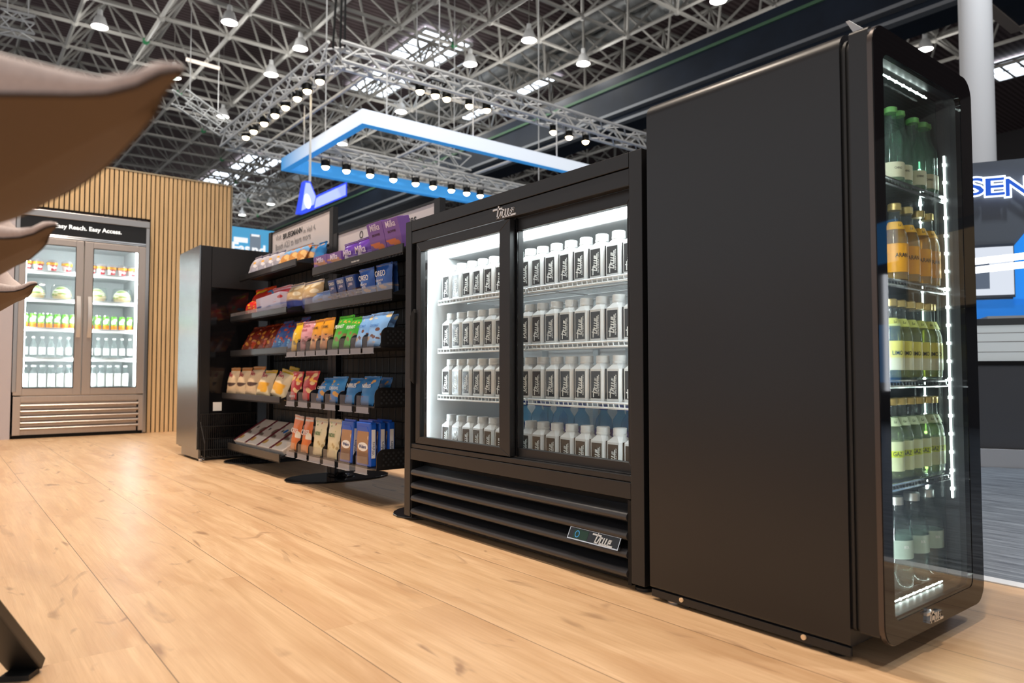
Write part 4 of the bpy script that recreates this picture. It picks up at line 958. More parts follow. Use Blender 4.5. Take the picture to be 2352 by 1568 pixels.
wq(2268, 725, 2352, 734, .4, 1.2, 'cap', 'tray', g, 1)
wq(2080, 829, 2352, 839, .3, 1.32, 'blackmatte', 'lower_trim', g, 2)
wq(2080, 1014, 2352, 1026, .3, 1.26, 'blackmatte', 'shadow_gap', g, 2)
st = wq(2080, 1029, 2352, 1072, .02, 1.36, 'concrete', 'stand_plinth', None, 2); tag(st, 'pale low plinth under the grey exhibit counter', 'plinth')

# ================================================================ SNACK RACKS
M['holder'] = glassmat('price_holder', (.85, .87, .9), .8, .5, (.75, .75, .8))
M['lipsteel'] = pmat('lip_dark_steel', (.016, .0155, .015), .28, .2)
def c3(x, y): return (400+x/4.2, 440+y/4.2)
def c4(x, y): return (400+x/3.409, 700+y/3.409)
PY = 1.75
def stadium(cx, w, y0, y1, n=10):
    r = w/2; e = 1.25
    return [(cx+r*math.cos(a), y0+r*e+r*e*math.sin(a)) for a in [PI+PI*i/n for i in range(n+1)]] + [(cx+r*math.cos(a), y1-r*e+r*e*math.sin(a)) for a in [PI*i/n for i in range(n+1)]]
def base_plate(cx, par, w=.33, y0=1.44, y1=2.02):
    o = obj('base_plate', MB().prism(stadium(cx, w, y0, y1), 0, .009, 'xy'), 'blackgloss', par, bevel=.003)
    obj('collar', MB().lathe([(.075, .009), (.07, .014), (.05, .014), (.045, .012), (.03, .02), (.022, .03)], 24, (cx, PY, 0)), 'blackgloss', o, smooth=40)
def rack(name, lab, p0, p1, bases, top=1.503):
    g = thing(name, lab, 'snack rack', ((p0+p1)/2, PY, 0))
    for x in (p0, p1): obj('pole', MB().box(x-.024, PY-.016, .012, x+.024, PY+.016, top+.002), 'black', g, bevel=.002)
    for x, w in bases: base_plate(x, g, w)
    for x, w in bases:
        if min(abs(x-p0), abs(x-p1)) > .03: obj('foot_arm', MB().box(min(x, p0, key=lambda q: abs(q-x)), PY-.012, .03, x, PY+.012, .05).tube((x, PY, .0), (x, PY, .16), .018, 12), 'black', g)
    mb = MB(); n = int((p1-p0)/.0625)
    for i in range(n+1): x = p0+(p1-p0)*i/n; mb.tube((x, PY+.004, .16), (x, PY+.004, top-.233), .0025, 5, caps=False)
    for i in range(int((top-.41)/.0775)+1): mb.tube((p0, PY-.003, .18+.0775*i), (p1, PY-.003, .18+.0775*i), .0025, 5, caps=False)
    obj('wire_grid', mb, 'wire', g)
    obj('back_panel', MB().box(p0-.03, PY+.02+(p0+5)*.007, .15, p1+.01, PY+.026+(p0+5)*.007, top-.218), pmat('back_panel_grey', (.05, .05, .047), .7), g)
    sg = obj('sign_panel', MB().box(p0+.018, PY-.006, top-.198, p1-.018, PY+.006, top-.011), pmat('sign_face', (.70, .64, .63), .5), g)
    obj('sign_frame', MB().box(p0+.012, PY-.009, top-.011, p1-.012, PY+.009, top).box(p0+.012, PY-.009, top-.207, p1-.012, PY+.009, top-.198), 'black', g)
    return g, sg
def tray(g, x0, x1, yf, z, lip, tiltfoot=.0, mat='lipsteel', clear=0):
    o = obj('shelf', MB().box(x0, yf, z-.006, x1, PY-.01, z).box(x0, PY-.03, z-.006, x1, PY-.012, z+.05).prism([(yf, z), (PY-.02, z), (PY-.02, z+.05), (yf+.03, z+.012)], x0, x0+.004, 'yz').prism([(yf, z), (PY-.02, z), (PY-.02, z+.05), (yf+.03, z+.012)], x1-.004, x1, 'yz'), 'black', g)
    obj('front_lip', MB().box(x0-.002, yf-.008, z-lip*.62, x1+.002, yf, z+lip*.38), mat, o, bevel=.0015)
    tt = MB(); n = int((x1-x0)/.0125)
    for i in range(n): x = x0+(x1-x0)*(i+.5)/n; tt.box(x-.0025, yf-.004, z-lip*.62-.008, x+.0025, yf-.001, z-lip*.62)
    obj('tooth_edge', tt, 'wire', o)
    if clear: obj('clear_strip', MB().box(x0, yf-.006, z+lip*.38, x1, yf-.004, z+lip*.38+clear), 'clearplastic', o)
    return o
LR, LS = rack('snack_rack', 'black wire snack rack with sign about hall four beside the steel-ended cabinet', -4.795, -3.832, ((-4.72, .34),))
RR, RS = rack('snack_rack', 'black wire snack rack beside the sliding-door cooler, with purple boxes on its top shelf', -3.778, -2.725, ((-3.70, .34), (-2.545, .30)), 1.345)
def sign_text(sgn, s, u0, v0, u1, v1, mat, bold=0, ext=.01, hh=None):
    a = hit(u0, v0, 'y', PY-.007); b = hit(u1, v1, 'y', PY-.007); c = (a+b)/2-wloc(sgn)
    lettering(s, sgn, (c.x, -.0072, c.z), w=abs(b.x-a.x), h=hh, mat=mat, bold=bold, ext=ext)
sign_text(LS, 'Visit', 633, 547, 646, 544, 'inkgrey', hh=.034); sign_text(LS, 'BRUEGMANN', 650, 543, 694, 529, 'inkdark', .02, hh=.036); sign_text(LS, 'in Hall 4,', 697, 530, 725, 521, 'inkgrey', hh=.036)
sign_text(LS, 'Booth A23 to learn more', 633, 566, 713, 544, 'inkgrey', hh=.040)
sign_text(RS, 'O', 826, 541, 834, 538, 'inkdark', hh=.04); sign_text(RS, 'ives', 932, 509, 956, 501, 'inkdark', hh=.042)

# ---- shelves of both racks
YU, YL = 1.55, 1.45
RU = [(YU, hit(722, 618, 'y', YU).z, 721, 927, 'on'), (YU, hit(703, 704, 'y', YU).z, 703, 903, 'on')]
z = hit(825, 594, 'y', YU).z; SH_R1 = z
t_ = tray(RR, hit(721, 620, 'y', YU).x, hit(928, 575, 'y', YU).x, YU, z, .04)
c = (hit(798, 604, 'y', YU-.009)+hit(834, 596, 'y', YU-.009))/2-wloc(RR)
lettering('FOR DISPLAY ONLY', t_, (c.x, YU-PY-.0085, c.z), w=.085, mat='ink', bold=.02, ext=.005)
z = hit(803, 689, 'y', YU).z; SH_R2 = z
tray(RR, hit(703, 706, 'y', YU).x, hit(903, 678, 'y', YU).x, YU, z, .042, clear=.03)
BZ = []
for (tl, tags, zz, nm) in ((658, [(880, 950, 398), (960, 1020, 400), (1030, 1100, 403), (1110, 1185, 405), (1200, 1280, 390), (1290, 1370, 386), (1380, 1460, 382), (1475, 1560, 377)], (205, 370, 1580), 'r3'),
                           (658, [(880, 940, 790), (970, 1040, 800), (1070, 1150, 808), (1180, 1260, 818), (1295, 1390, 832), (1425, 1520, 848)], (675, 850, 1530), 'r4'),
                           (655, [(880, 940, 1190), (965, 1035, 1215), (1055, 1140, 1240), (1165, 1255, 1260), (1285, 1370, 1280), (1420, 1510, 1310)], (1140, 1315, 1545), 'r5')):
    zb = sum(hit(*c4((a+b)/2, v), 'y', YL).z for a, b, v in tags)/len(tags)
    z = zb+.028; BZ.append(z)
    x0 = hit(*c4(tags[0][0], tags[0][2]), 'y', YL).x; x1 = hit(*c4(zz[2], zz[1]), 'y', YL).x+.02
    bs = obj('basket', MB().box(x0, YL+.012, z-.006, x1, PY-.01, z).box(x0, PY-.02, z, x1, PY-.012, z+.06), 'black', RR)
    def side(x, hh, nm='divider', cut=.03):
        pl_ = [(YL+.012, z), (PY-.012, z), (PY-.012, z+hh*.92), (YL+.012+cut, z+hh)]+[(YL+.012+cut-cut*math.sin(a), z+hh-cut+cut*math.cos(a)) for a in [PI/2*i/5 for i in range(1, 6)]]
        return obj(nm, MB().prism(pl_, x-.0015, x+.0015, 'yz'), 'black', bs)
    for a, b, v in tags:
        p, q = hit(*c4(a, v), 'y', YL+.004), hit(*c4(b, v), 'y', YL+.004)
        hm = MB(); hm.box(p.x, YL+.004, z-.028, q.x, YL+.0055, z+.045)
        ph = obj('price_holder', hm, 'clearholder', bs)
        hm = MB(); hm.box(p.x-.002, YL-.003, z-.030, q.x+.002, YL+.006, z-.027).box(p.x, YL+.0035, z-.027, q.x, YL+.0042, z-.004); obj('price_strip', hm, 'holder', bs)
    for (a, b, v), (a2, b2, v2) in zip(tags, tags[1:]):
        p, q = hit(*c4(b, v), 'y', YL+.01), hit(*c4(a2, v2), 'y', YL+.01); side((p.x+q.x)/2, .06)
    sd = side(x1, .082, 'side_panel', .035); dots = MB()
    for i in range(10):
        for j in range(5):
            yy = YL+.045+.024*i+(.012 if j % 2 else 0); dots.tube((x1+.0014, yy, z+.014+.0125*j), (x1+.0022, yy, z+.014+.0125*j), .0052, 6)
    obj('perforation', dots, pmat('hole_rim', (.05, .055, .06), .3, .3), sd)
LT = []
for (u0, v0, u1, v1, yf, lip, cl) in ((552, 636, 682, 602, YU, .034, 0), (532, 728, 660, 713, 1.50, .030, .02), (532, 810, 661, 801, 1.50, .034, 0), (513, 905, 645, 917, 1.46, .032, 0)):
    z = (hit(u0, v0, 'y', yf).z+hit(u1, v1, 'y', yf).z)/2
    x0 = max(hit(u0, v0, 'y', yf).x, -4.90); x1 = hit(u1, v1, 'y', yf).x; LT.append((yf, z)); tray(LR, x0, min(x1, -3.80), yf, z, lip, clear=cl, mat='lipsteel')
lt = tray(LR, -4.73, -3.86, 1.47, .115, .04)

# ---- packs
def axes(bc, tp):
    zz = (tp-bc).normalized(); xx = Vector((1, 0, 0)); xx = (xx-zz*xx.dot(zz)).normalized(); yy = zz.cross(xx)
    return Matrix(((xx.x, yy.x, zz.x, bc.x), (xx.y, yy.y, zz.y, bc.y), (xx.z, yy.z, zz.z, bc.z), (0, 0, 0, 1)))
def prof(v):
    if v < .06: return .62+.25*v/.06
    if v < .5: return .87+.13*math.sin(PI/2*(v-.06)/.44)
    if v < .92: return max(.05, math.cos(PI/2*((v-.5)/.42))**.75)
    return .05
def pouch_mb(w0, w1, h, T, nu=8, nv=14, crumple=.0015):
    rings = []
    for j in range(nv+1):
        v = j/nv; hw = (w0+(w1-w0)*v)/2*(1-.06*math.sin(PI*min(1, v/.92))); r = []
        for i in range(nu+1):
            u = -1+2*i/nu; r.append((hw*u, -T*prof(v)*max(0, 1-abs(u)**3)**.6+random.uniform(-crumple, crumple), h*v+(random.uniform(-.002, .002) if j == nv else 0)))
        for i in range(nu-1, 0, -1):
            u = -1+2*i/nu; r.append((hw*u, T*prof(v)*max(0, 1-abs(u)**3)**.6+random.uniform(-crumple, crumple), h*v))
        rings.append(r)
    return MB().loft(rings)
def solve(quad, yb, lo=-.28, hi=.85):
    """base centre, top centre, bottom and top width of a pack whose outline was read off the photograph; it may lean to the front or back, not sideways"""
    bl, br, tr, tl = quad
    a, b = hit(*bl, 'y', yb), hit(*br, 'y', yb); bc = (a+b)/2; w0 = abs(b.x-a.x)
    mu, mv = (tl[0]+tr[0])/2, (tl[1]+tr[1])/2; tp = hit(mu, mv, 'x', bc.x); ln = (tp.y-bc.y)/max(.01, tp.z-bc.z); l2 = min(max(ln, lo), hi)
    if l2 != ln:
        yt = yb
        for _ in range(12): tp = hit(mu, mv, 'y', yt); yt = yb+l2*max(0, tp.z-bc.z)
        tp = Vector((bc.x+(tp.x-bc.x)*.4, tp.y, tp.z))
    w1 = abs(hit(*tr, 'y', tp.y).x-hit(*tl, 'y', tp.y).x)
    return bc, tp, w0, w1
def bag(lab, quad, yb, mat, lean=.12, T=None, words=(), group=None, floor=None, name='snack_bag', cat='snack bag', shape='pouch', depth=.05, back=0, behind=None):
    bc, tp, w0, w1 = solve(quad, yb, -.28 if yb > 1.52 else -.1, min(.85, max(.12, abs(lean)*1.6)))
    if floor is not None: k = floor+.001-bc.z; bc = bc+Vector((0, 0, k))
    h = (tp-bc).length; T = T if T is not None else w0*.2
    t = thing(name, lab, cat, (0, 0, 0), group)
    off = T*.9 if shape == 'pouch' else 0
    t.matrix_world = axes(bc+Vector((0, off, 0)), tp+Vector((0, off, 0)))
    if shape == 'pouch':
        body = obj('pouch', pouch_mb(w0, w1, h, T), mat, t, smooth=75, local=True); fy = lambda f: -T*prof(f)-.0025
        cr = MB(); 
        for zz in (.945, .965, .985): cr.box(-w1*.46, -T*.05-.003, h*zz-.0008, w1*.46, T*.05+.003, h*zz+.0008)
        obj('seal_ridge', cr, mat, body, local=True)
    else:
        body = obj('carton', MB().box(-w0/2+.001, 0, 0, w0/2-.001, depth, h), mat, t, local=True, bevel=.0015); fy = lambda f: -.0008
        obj('flap', MB().box(-w0/2+.003, .002, h-.0002, w0/2-.003, depth*.55, h+.0012), mat, body, local=True)
    for wd, f, wf, m in words:
        lettering(wd, t, (0, fy(f), h*f), w=w0*wf, mat=m, bold=.006, ext=.01)
    return t
def Q3(*p): return [c3(*q) for q in p]
def Q4(*p): return [c4(*q) for q in p]
INK = lambda n, c: M.setdefault(n, pmat(n, c, .45))
INK('ink_lilac', '#e9def2'); INK('ink_blue', '#1668b8'); INK('ink_crimson', '#a31e3a'); INK('ink_green', '#1f6f2a'); INK('ink_brown', '#4a2414'); INK('ink_navy', '#20306e')
LILAC = packmat('lilac_box', '#7b55a8', '#6c4796', .4, (('#c2682a', .22, .16, .40),), 2.6, .4); LILACB = packmat('lilac_small_box', '#7a559f', None, spots=(('#c98a5a', .35, .3, .36),), sscale=1.8)
PURP = packmat('purple_bag', '#6a3fa8', '#b9a0c8', .30, (('#c41e3a', .72, .12, .22), ('#dcd2e2', .2, .2, .4)), 2.4, .22)
NAVYB = packmat('cookie_box', '#25407e', '#5f5a86', .30, (('#5a3a2c', .30, .18, .42), ('#cfc3b8', .42, .2, .25)), 5.8, .4)
BLUEB = packmat('cookie_bag', '#2f5fb4', '#6d8fc4', .35, (('#d8b494', .18, .16, .42), ('#7a4630', .42, .2, .2)), 5.8, .24)
PALEB = packmat('small_blue_bag', '#7f9cd0', '#6b8cc8', .4, (('#b48a5a', .35, .22, .3), ('#3fae9a', .6, .3, .2)), 3.5, .25)
gR1, gR2, gR3, gR4, gR5 = 'purple packs on the top shelf', 'blue biscuit packs on the second shelf', 'coloured snack bags in the upper basket', 'peanut and snack bags in the middle basket', 'tall slim packs in the lowest basket'
# top shelf
for i, q in enumerate(([(1350, 722), (1475, 692), (1468, 604), (1343, 636)], [(1477, 692), (1612, 664), (1605, 574), (1470, 604)])):
    bag('low lilac carton at the cabinet end of the top rack shelf, %s of two' % ORD[i], Q3(*q), YU+.012, LILACB, -.06, shape='box', depth=.06, words=(('Milka', .68, .5, 'ink_lilac'),), group=gR1, floor=SH_R1, name='chocolate_box', cat='carton')
for i, q in enumerate(([(1625, 650), (1745, 625), (1735, 475), (1600, 500)], [(1745, 620), (1900, 590), (1850, 420), (1718, 460)])):
    bag('purple bag with red dot on the top rack shelf, %s from the low lilac cartons' % ORD[i], Q3(*q), YU+.02, PURP, -.08, words=(('MICKEY'[:0] or 'Milka', .5, .62, 'ink_lilac'),), group=gR1, floor=SH_R1, name='chocolate_bag')
for i, q in enumerate(([(1915, 587), (2062, 556), (1995, 285), (1850, 318)], [(2064, 556), (2215, 522), (2150, 242), (1997, 285)])):
    bag('tall lilac carton on the top rack shelf, %s' % ('next to the purple bags', 'at the black cooler end')[i], Q3(*q), YU+.012, LILAC, -.14, shape='box', depth=.06, words=(('Milka', .84, .6, 'ink_lilac'), ('BROWNIE', .6, .5, 'ink_brown')), group=gR1, floor=SH_R1, name='chocolate_box', cat='carton')
# second shelf
for i, q in enumerate(([(1315, 1078), (1415, 1060), (1405, 965), (1300, 985)], [(1415, 1062), (1515, 1045), (1500, 938), (1400, 960)])):
    bag('small pale blue bag at the cabinet end of the second rack shelf, %s of two' % ORD[i], Q3(*q), YU+.015, PALEB, -.05, group=gR2, floor=SH_R2, name='biscuit_bag')
for i, q in enumerate(([(1525, 1068), (1590, 1055), (1552, 845), (1468, 872)], [(1602, 1055), (1680, 1042), (1637, 820), (1549, 848)], [(1690, 1040), (1772, 1028), (1735, 798), (1637, 820)])):
    bag('narrow dark blue biscuit carton, %s counting from the small pale blue bags' % ORD[i], Q3(*q), YU+.012, NAVYB, -.1, shape='box', depth=.05, words=(('OREO', .84, .72, 'ink'), ('mini', .66, .4, 'ink_lilac')), group=gR2, floor=SH_R2, name='biscuit_box', cat='carton')
for i, q in enumerate(([(1795, 1010), (1915, 992), (1885, 722), (1742, 752)], [(1930, 992), (2062, 962), (2060, 668), (1905, 712)], [(2045, 985), (2140, 960), (2120, 665), (2010, 690)])):
    bag(('large blue biscuit bag beside the dark blue cartons', 'large blue biscuit bag at the black cooler end', 'blue biscuit bag standing behind the outer blue bag')[i], Q3(*q), YU+(.015, .015, .07)[i], BLUEB, -.08, words=(('OREO', .68, .74, 'ink'), ('CRUNCHY\nBITES', .42, .52, 'ink'))[:(2, 2, 0)[i]], group=gR2, floor=SH_R2, name='biscuit_bag')
# upper basket
YEL = packmat('yellow_bag', '#e8b914', '#d8a818', .4, (('#7a6a3a', .25, .2, .4), ('#f2e6b0', .62, .2, .3)), 5.8); PINK = packmat('pink_bag', '#dc9aa4', '#b07a7c', .42, (('#7a4a48', .25, .22, .45), ('#f3d6d8', .75, .2, .2)), 5.8)
AMB = packmat('amber_bag', '#e09a1e', '#c98a5a', .46, (('#4a2a1a', .36, .12, .36), ('#e8c48a', .2, .16, .42)), 5.8); GRN = packmat('green_bag', '#3fa52c', '#4fae3c', .4, (('#8a6a3a', .30, .2, .42), ('#caa24a', .78, .14, .3)), 6.5)
SKY = packmat('sky_bag', '#7fb0e6', '#8eb6e2', .4, (('#6a4030', .38, .22, .34), ('#c9b096', .15, .14, .45), ('#e6cfa0', .88, .08, .4)), 6.1)
R3 = [('yellow snack bag at the cabinet end of the upper basket', [(895, 385), (960, 385), (985, 140), (935, 140)], YEL, (), .20),
      ('pink snack bag between the yellow and amber bags', [(962, 385), (1030, 385), (1085, 128), (985, 128)], PINK, (('CRUNCHY', .82, .8, 'ink_crimson'), ('almonds', .68, .6, 'ink_crimson')), .24),
      ('amber snack bag next to the pink bag', [(1040, 385), (1108, 382), (1150, 108), (1085, 120)], AMB, (('CARAMEL', .70, .7, 'ink_brown'),), .2),
      ('amber snack bag next to the green bags', [(1118, 380), (1195, 375), (1232, 92), (1148, 108)], AMB, (('CARAMEL', .70, .7, 'ink_brown'),), .2),
      ('green snack bag next to the amber bags', [(1208, 372), (1290, 370), (1385, 82), (1268, 88)], GRN, (('PEANUT', .62, .82, 'ink'),), .28),
      ('green snack bag next to the sky blue bags', [(1298, 368), (1378, 365), (1455, 90), (1375, 98)], GRN, (('PEANUT', .62, .82, 'ink'),), .24),
      ('sky blue snack bag next to the green bag', [(1392, 362), (1470, 360), (1540, 72), (1450, 95)], SKY, (('COCONUT', .62, .8, 'ink_blue'),), .22),
      ('sky blue snack bag, the outer one in the upper basket', [(1482, 356), (1572, 352), (1688, 62), (1515, 58)], SKY, (('COCONUT', .58, .72, 'ink_blue'),), .2),
      ('sky blue snack bag leaning behind the outer sky blue bag', [(1570, 330), (1640, 330), (1740, 75), (1660, 75)], SKY, (), .24)]
for i, (lab, q, m, wd, ln) in enumerate(R3): bag(lab, Q4(*q), YL+(.022 if i < 8 else .10), m, ln, words=wd, group=gR3, floor=BZ[0])
# middle basket
RED = packmat('red_bag', '#b81e22', '#c02a28', .4, (('#e8c88e', .55, .42, .40), ('#f0b23a', .7, .1, .35)), 4.9); BLU = packmat('nut_blue_bag', '#2f86c8', '#2a76ba', .4, (('#d89a3a', .28, .2, .46), ('#e8b24a', .75, .1, .28)), 5.2)
DBL = packmat('deep_blue_bag', '#1f6fae', '#2a7ab8', .35, (('#d8a05a', .8, .14, .3), ('#9c3a2a', .35, .12, .24)), 5.2)
R4 = [('red peanut bag at the cabinet end of the middle basket', [(893, 778), (955, 778), (990, 518), (908, 525)], RED, (('PEANUTS', .12, .7, 'ink'),), .16),
      ('red peanut bag next to the blue cashew bags', [(982, 786), (1055, 786), (1112, 512), (1002, 522)], RED, (('PEANUTS', .42, .6, 'ink_crimson'),), .18),
      ('bright blue nut bag next to the red peanut bags', [(1082, 796), (1168, 790), (1232, 560), (1145, 585)], BLU, (('CASHEWS', .52, .7, 'ink'),), .22),
      ('bright blue nut bag, second from the red peanut bags', [(1192, 802), (1275, 800), (1332, 552), (1215, 572)], BLU, (('CASHEWS', .52, .8, 'ink'),), .2),
      ('deep blue snack bag, third from the red peanut bags', [(1308, 814), (1402, 812), (1462, 568), (1352, 578)], DBL, (('NIBBLES', .66, .75, 'ink'),), .2),
      ('deep blue snack bag at the side panel of the middle basket', [(1432, 832), (1525, 822), (1592, 560), (1462, 558)], DBL, (('NIBBLES', .62, .7, 'ink'),), .18),
      ('deep blue snack bag leaning behind the one at the side panel', [(1560, 780), (1640, 778), (1685, 568), (1600, 568)], DBL, (), .2)]
for i, (lab, q, m, wd, ln) in enumerate(R4): bag(lab, Q4(*q), YL+(.022 if i < 6 else .11), m, ln, words=wd, group=gR4, floor=BZ[1])
# lowest basket
ORG = packmat('orange_stick_bag', '#d9722a', '#e08a48', .2, (('#f2ead8', .48, .12, .5),), 4, top='#c9bdb2'); CRM = packmat('cream_wafer_bag', '#e2d8b4', '#dccfa4', .4, (('#b9a06a', .3, .2, .30), ('#7aa03a', .55, .4, .14), ('#b05a3a', .8, .12, .2)), 5, top='#b5ad9a')
BST = packmat('blue_wafer_bag', '#a8805c', '#7a5a44', .32, (('#d9c3a4', .62, .22, .28),), 4, top='#1c58c2')
R5 = [('orange and clear snack pouch at the cabinet end of the lowest basket', [(893, 1150), (955, 1170), (1012, 872), (940, 862)], ORG, (('CRISP', .55, .8, 'ink'),), .06, .2),
      ('orange and clear snack pouch next to the cream wafer packs', [(972, 1180), (1045, 1192), (1078, 886), (1015, 872)], ORG, (('CRISP', .55, .8, 'ink'),), .06, .2),
      ('tall cream wafer pack next to the orange pouches', [(1067, 1205), (1152, 1228), (1188, 896), (1092, 876)], CRM, (('NOIX', .58, .5, 'ink_green'),), .02, .17),
      ('tall cream wafer pack next to the blue-edged wafer packs', [(1177, 1232), (1267, 1252), (1297, 902), (1200, 884)], CRM, (('NOIX', .58, .5, 'ink_green'),), .02, .17)]
for i, (lab, q, m, wd, ln, T) in enumerate(R5): bag(lab, Q4(*q), YL+.02, m, ln, T=.014, words=wd, group=gR5, floor=BZ[2])
M['wafer_blue'] = pmat('wafer_blue', '#1c58c2', .25)
def wafer(lab, q, yb, first=True):
    bc, tp, w0, w1 = solve(Q4(*q), yb, -.02, .05); bc.z = BZ[2]+.001; h = (tp-bc).length
    t = thing('wafer_pack', lab, 'wafer pack', (0, 0, 0), gR5); t.matrix_world = axes(bc, tp)
    obj('wrapper', MB().box(-w0/2, 0, 0, w0/2, .032, h), 'wafer_blue', t, local=True, bevel=.006)
    wn_ = obj('clear_window', MB().prism([(-w0*.40, h*.06), (w0*.40, h*.06), (w0*.36, h*.45), (w0*.42, h*.78), (w0*.30, h*.9), (-w0*.34, h*.9), (-w0*.42, h*.6)], -.0016, .002, 'xz'), BST, t, local=True)
    obj('oval_badge', MB().prism([(w0*.02+w0*.34*math.cos(a), h*.44+h*.1*math.sin(a)) for a in [2*PI*i/20 for i in range(20)]], -.003, -.0014, 'xz'), 'ink', wn_, local=True)
    lettering('Wafers', wn_, (w0*.02, -.0034, h*.44), w=w0*.5, mat='ink_navy', bold=.02, ext=.01)
    sp_ = obj('side_print', MB().box(w0/2-.001, .007, h*.2, w0/2+.0008, .025, h*.84), 'lab_white', t, local=True)
    lettering('Wafers', sp_, (w0/2+.001, .016, h*.42), w=h*.3, rot=(PI/2, PI/2, PI/2) if False else (PI/2, -PI/2, PI/2), mat='ink_navy', ext=.005)
    obj('crimp', MB().box(-w0*.46, .013, h-.001, w0*.46, .019, h+.008), 'wafer_blue', t, local=True)
wafer('blue-edged wafer pack next to the cream wafer packs', [(1292, 1265), (1385, 1278), (1412, 912), (1302, 905)], YL+.014)
for i in range(3):
    wafer(('blue-edged wafer pack in front of the side panel of the lowest basket', 'blue-edged wafer pack second in the file at the lowest side panel', 'blue-edged wafer pack third in the file at the lowest side panel')[i], [(1422, 1295), (1532, 1302), (1542, 920), (1417, 912)], YL+.014) if i == 0 else None
src = [o for o in COL.objects if o.name.startswith('wafer_pack') and o.parent is None][-1]
for i, lab in ((1, 'blue-edged wafer pack second in the file at the lowest side panel'), (2, 'blue-edged wafer pack third in the file at the lowest side panel')):
    d = dup(src, src.location+Vector((0.004*i, .042*i, 0)), lab)

# ---- left rack
gL = ['snack bags on the top shelf of the far rack', 'sweets on the second shelf of the far rack', 'nut bags on the third shelf of the far rack', 'cream bags on the fourth shelf of the far rack', 'flat boxes at the foot of the far rack']
SIL = packmat('silver_navy_bag', '#b9b4bc', '#a8a4b0', .4, (('#e8e4e8', .3, .3, .35), ('#e8a83a', .55, .08, .4)), 4, top='#1e2a66'); PST = packmat('pastry_bag', '#5f98c8', '#c88a4a', .55, (('#e8b878', .3, .28, .45), ('#b46a2a', .7, .2, .3)), 4)
for i in range(4):
    x = 690+75*i; y = 752-19*i
    bag('silver and navy snack bag on the top far shelf, %s from the steel-ended cabinet' % ORD[i], Q3((x, y), (x+72, y-20), (x+130, y-138), (x+62, y-118)), YU+.02, SIL, .55, group=gL[0], floor=LT[0][1])
for i in range(3):
    x = 965+78*i; y = 685-24*i
    bag('blue pastry bag on the top far shelf, %s from the silver and navy bags' % ORD[i], Q3((x, y), (x+80, y-25), (x+190, y-150), (x+100, y-120)), YU+.02, PST, .6, group=gL[0], floor=LT[0][1])
for i in range(2): bag(('blue pastry bag lying back against the sign post', 'dark blue snack bag lying beside the sign post')[i], Q3((1215+100*i, 630-30*i), (1300+100*i, 610-30*i), (1385+60*i, 490-20*i), (1290+80*i, 515-20*i)), YU+.07, (PST, DBL)[i], .3, group=gL[0], floor=LT[0][1])
CAN = packmat('candy_bag', '#c8201c', '#d8401e', .4, (('#f0a81e', .5, .5, .34), ('#f4e2c8', .3, .3, .22)), 7.2); RNB = packmat('rainbow_bag', '#d8301e', '#e88a1e', .4, (('#e8d01e', .5, .5, .3), ('#2a9ad0', .6, .5, .2), ('#3aa84a', .4, .5, .16)), 4); PNK = packmat('pink_tub', '#d8424a', '#d83a40', .4, (('#f2dcd4', .45, .4, .42),), 4, top='#e8c8d0')
POP = packmat('popcorn_bag', '#c8a878', '#28347e', .34, (('#e8d8b8', .65, .3, .44),), 5, top='#d8cfc4'); MNI = packmat('white_blue_box', '#c8c0d8', '#8a90c0', .4, (('#c03038', .7, .2, .4), ('#2a3a8a', .4, .3, .34)), 3.8)
y2, z2 = LT[1]
bag('red and orange candy bag at the cabinet end of the second far shelf', Q3((640, 1175), (790, 1155), (780, 1005), (690, 1040)), y2+.03, CAN, .5, group=gL[1], floor=z2, name='candy_bag')
bag('small red candy bag behind the clear strip next to it', Q3((720, 1165), (800, 1152), (815, 1035), (745, 1050)), y2+.02, CAN, .3, group=gL[1], floor=z2, name='candy_bag')
bag('rainbow striped sweet bag standing behind the red candy bags', Q3((705, 1060), (890, 1015), (885, 905), (695, 945)), y2+.12, RNB, .2, group=gL[1], floor=z2, name='candy_bag')
bag('white, red and blue carton on the second far shelf', Q3((800, 1145), (1030, 1100), (1005, 985), (785, 1025)), y2+.02, MNI, .2, shape='box', depth=.05, group=gL[1], floor=z2, name='sweet_box', cat='carton')
bag('pink lidded tub beside the white, red and blue carton', Q3((915, 1060), (1060, 1040), (1070, 880), (885, 945)), y2+.08, PNK, .25, group=gL[1], floor=z2, name='popcorn_tub', cat='tub')
bag('popcorn bag with dark blue foot next to the pink tub', Q3((1030, 1110), (1180, 1070), (1195, 865), (1065, 905)), y2+.05, POP, .2, group=gL[1], floor=z2, name='popcorn_bag')
bag('popcorn bag with dark blue foot at the post of the far rack', Q3((1190, 1060), (1365, 1010), (1372, 840), (1195, 868)), y2+.06, POP, .2, group=gL[1], floor=z2, name='popcorn_bag')
y3, z3 = LT[2]
NUT = packmat('nut_mix_bag', '#7a2418', '#8a3a1c', .4, (('#d8903a', .4, .36, .40), ('#c84a2a', .3, .3, .3), ('#e8c8a0', .75, .12, .16)), 6.5, .12); RBL = packmat('red_blue_bag', '#3a62b0', '#3f7ab8', .3, (('#d85a3a', .55, .4, .36), ('#8ac0e0', .3, .3, .26), ('#a02030', .8, .2, .3)), 7.2)
for i, q in enumerate(([(490, 345), (590, 338), (690, 160), (600, 180)], [(585, 340), (680, 330), (790, 150), (690, 160)], [(670, 330), (745, 322), (850, 135), (770, 150)])):
    bag('shiny brown nut mix bag on the third far shelf, %s from the steel-ended cabinet' % ORD[i], Q4(*q), y3+.03, NUT, .35, group=gL[2], floor=z3, T=.03, name='nut_bag')
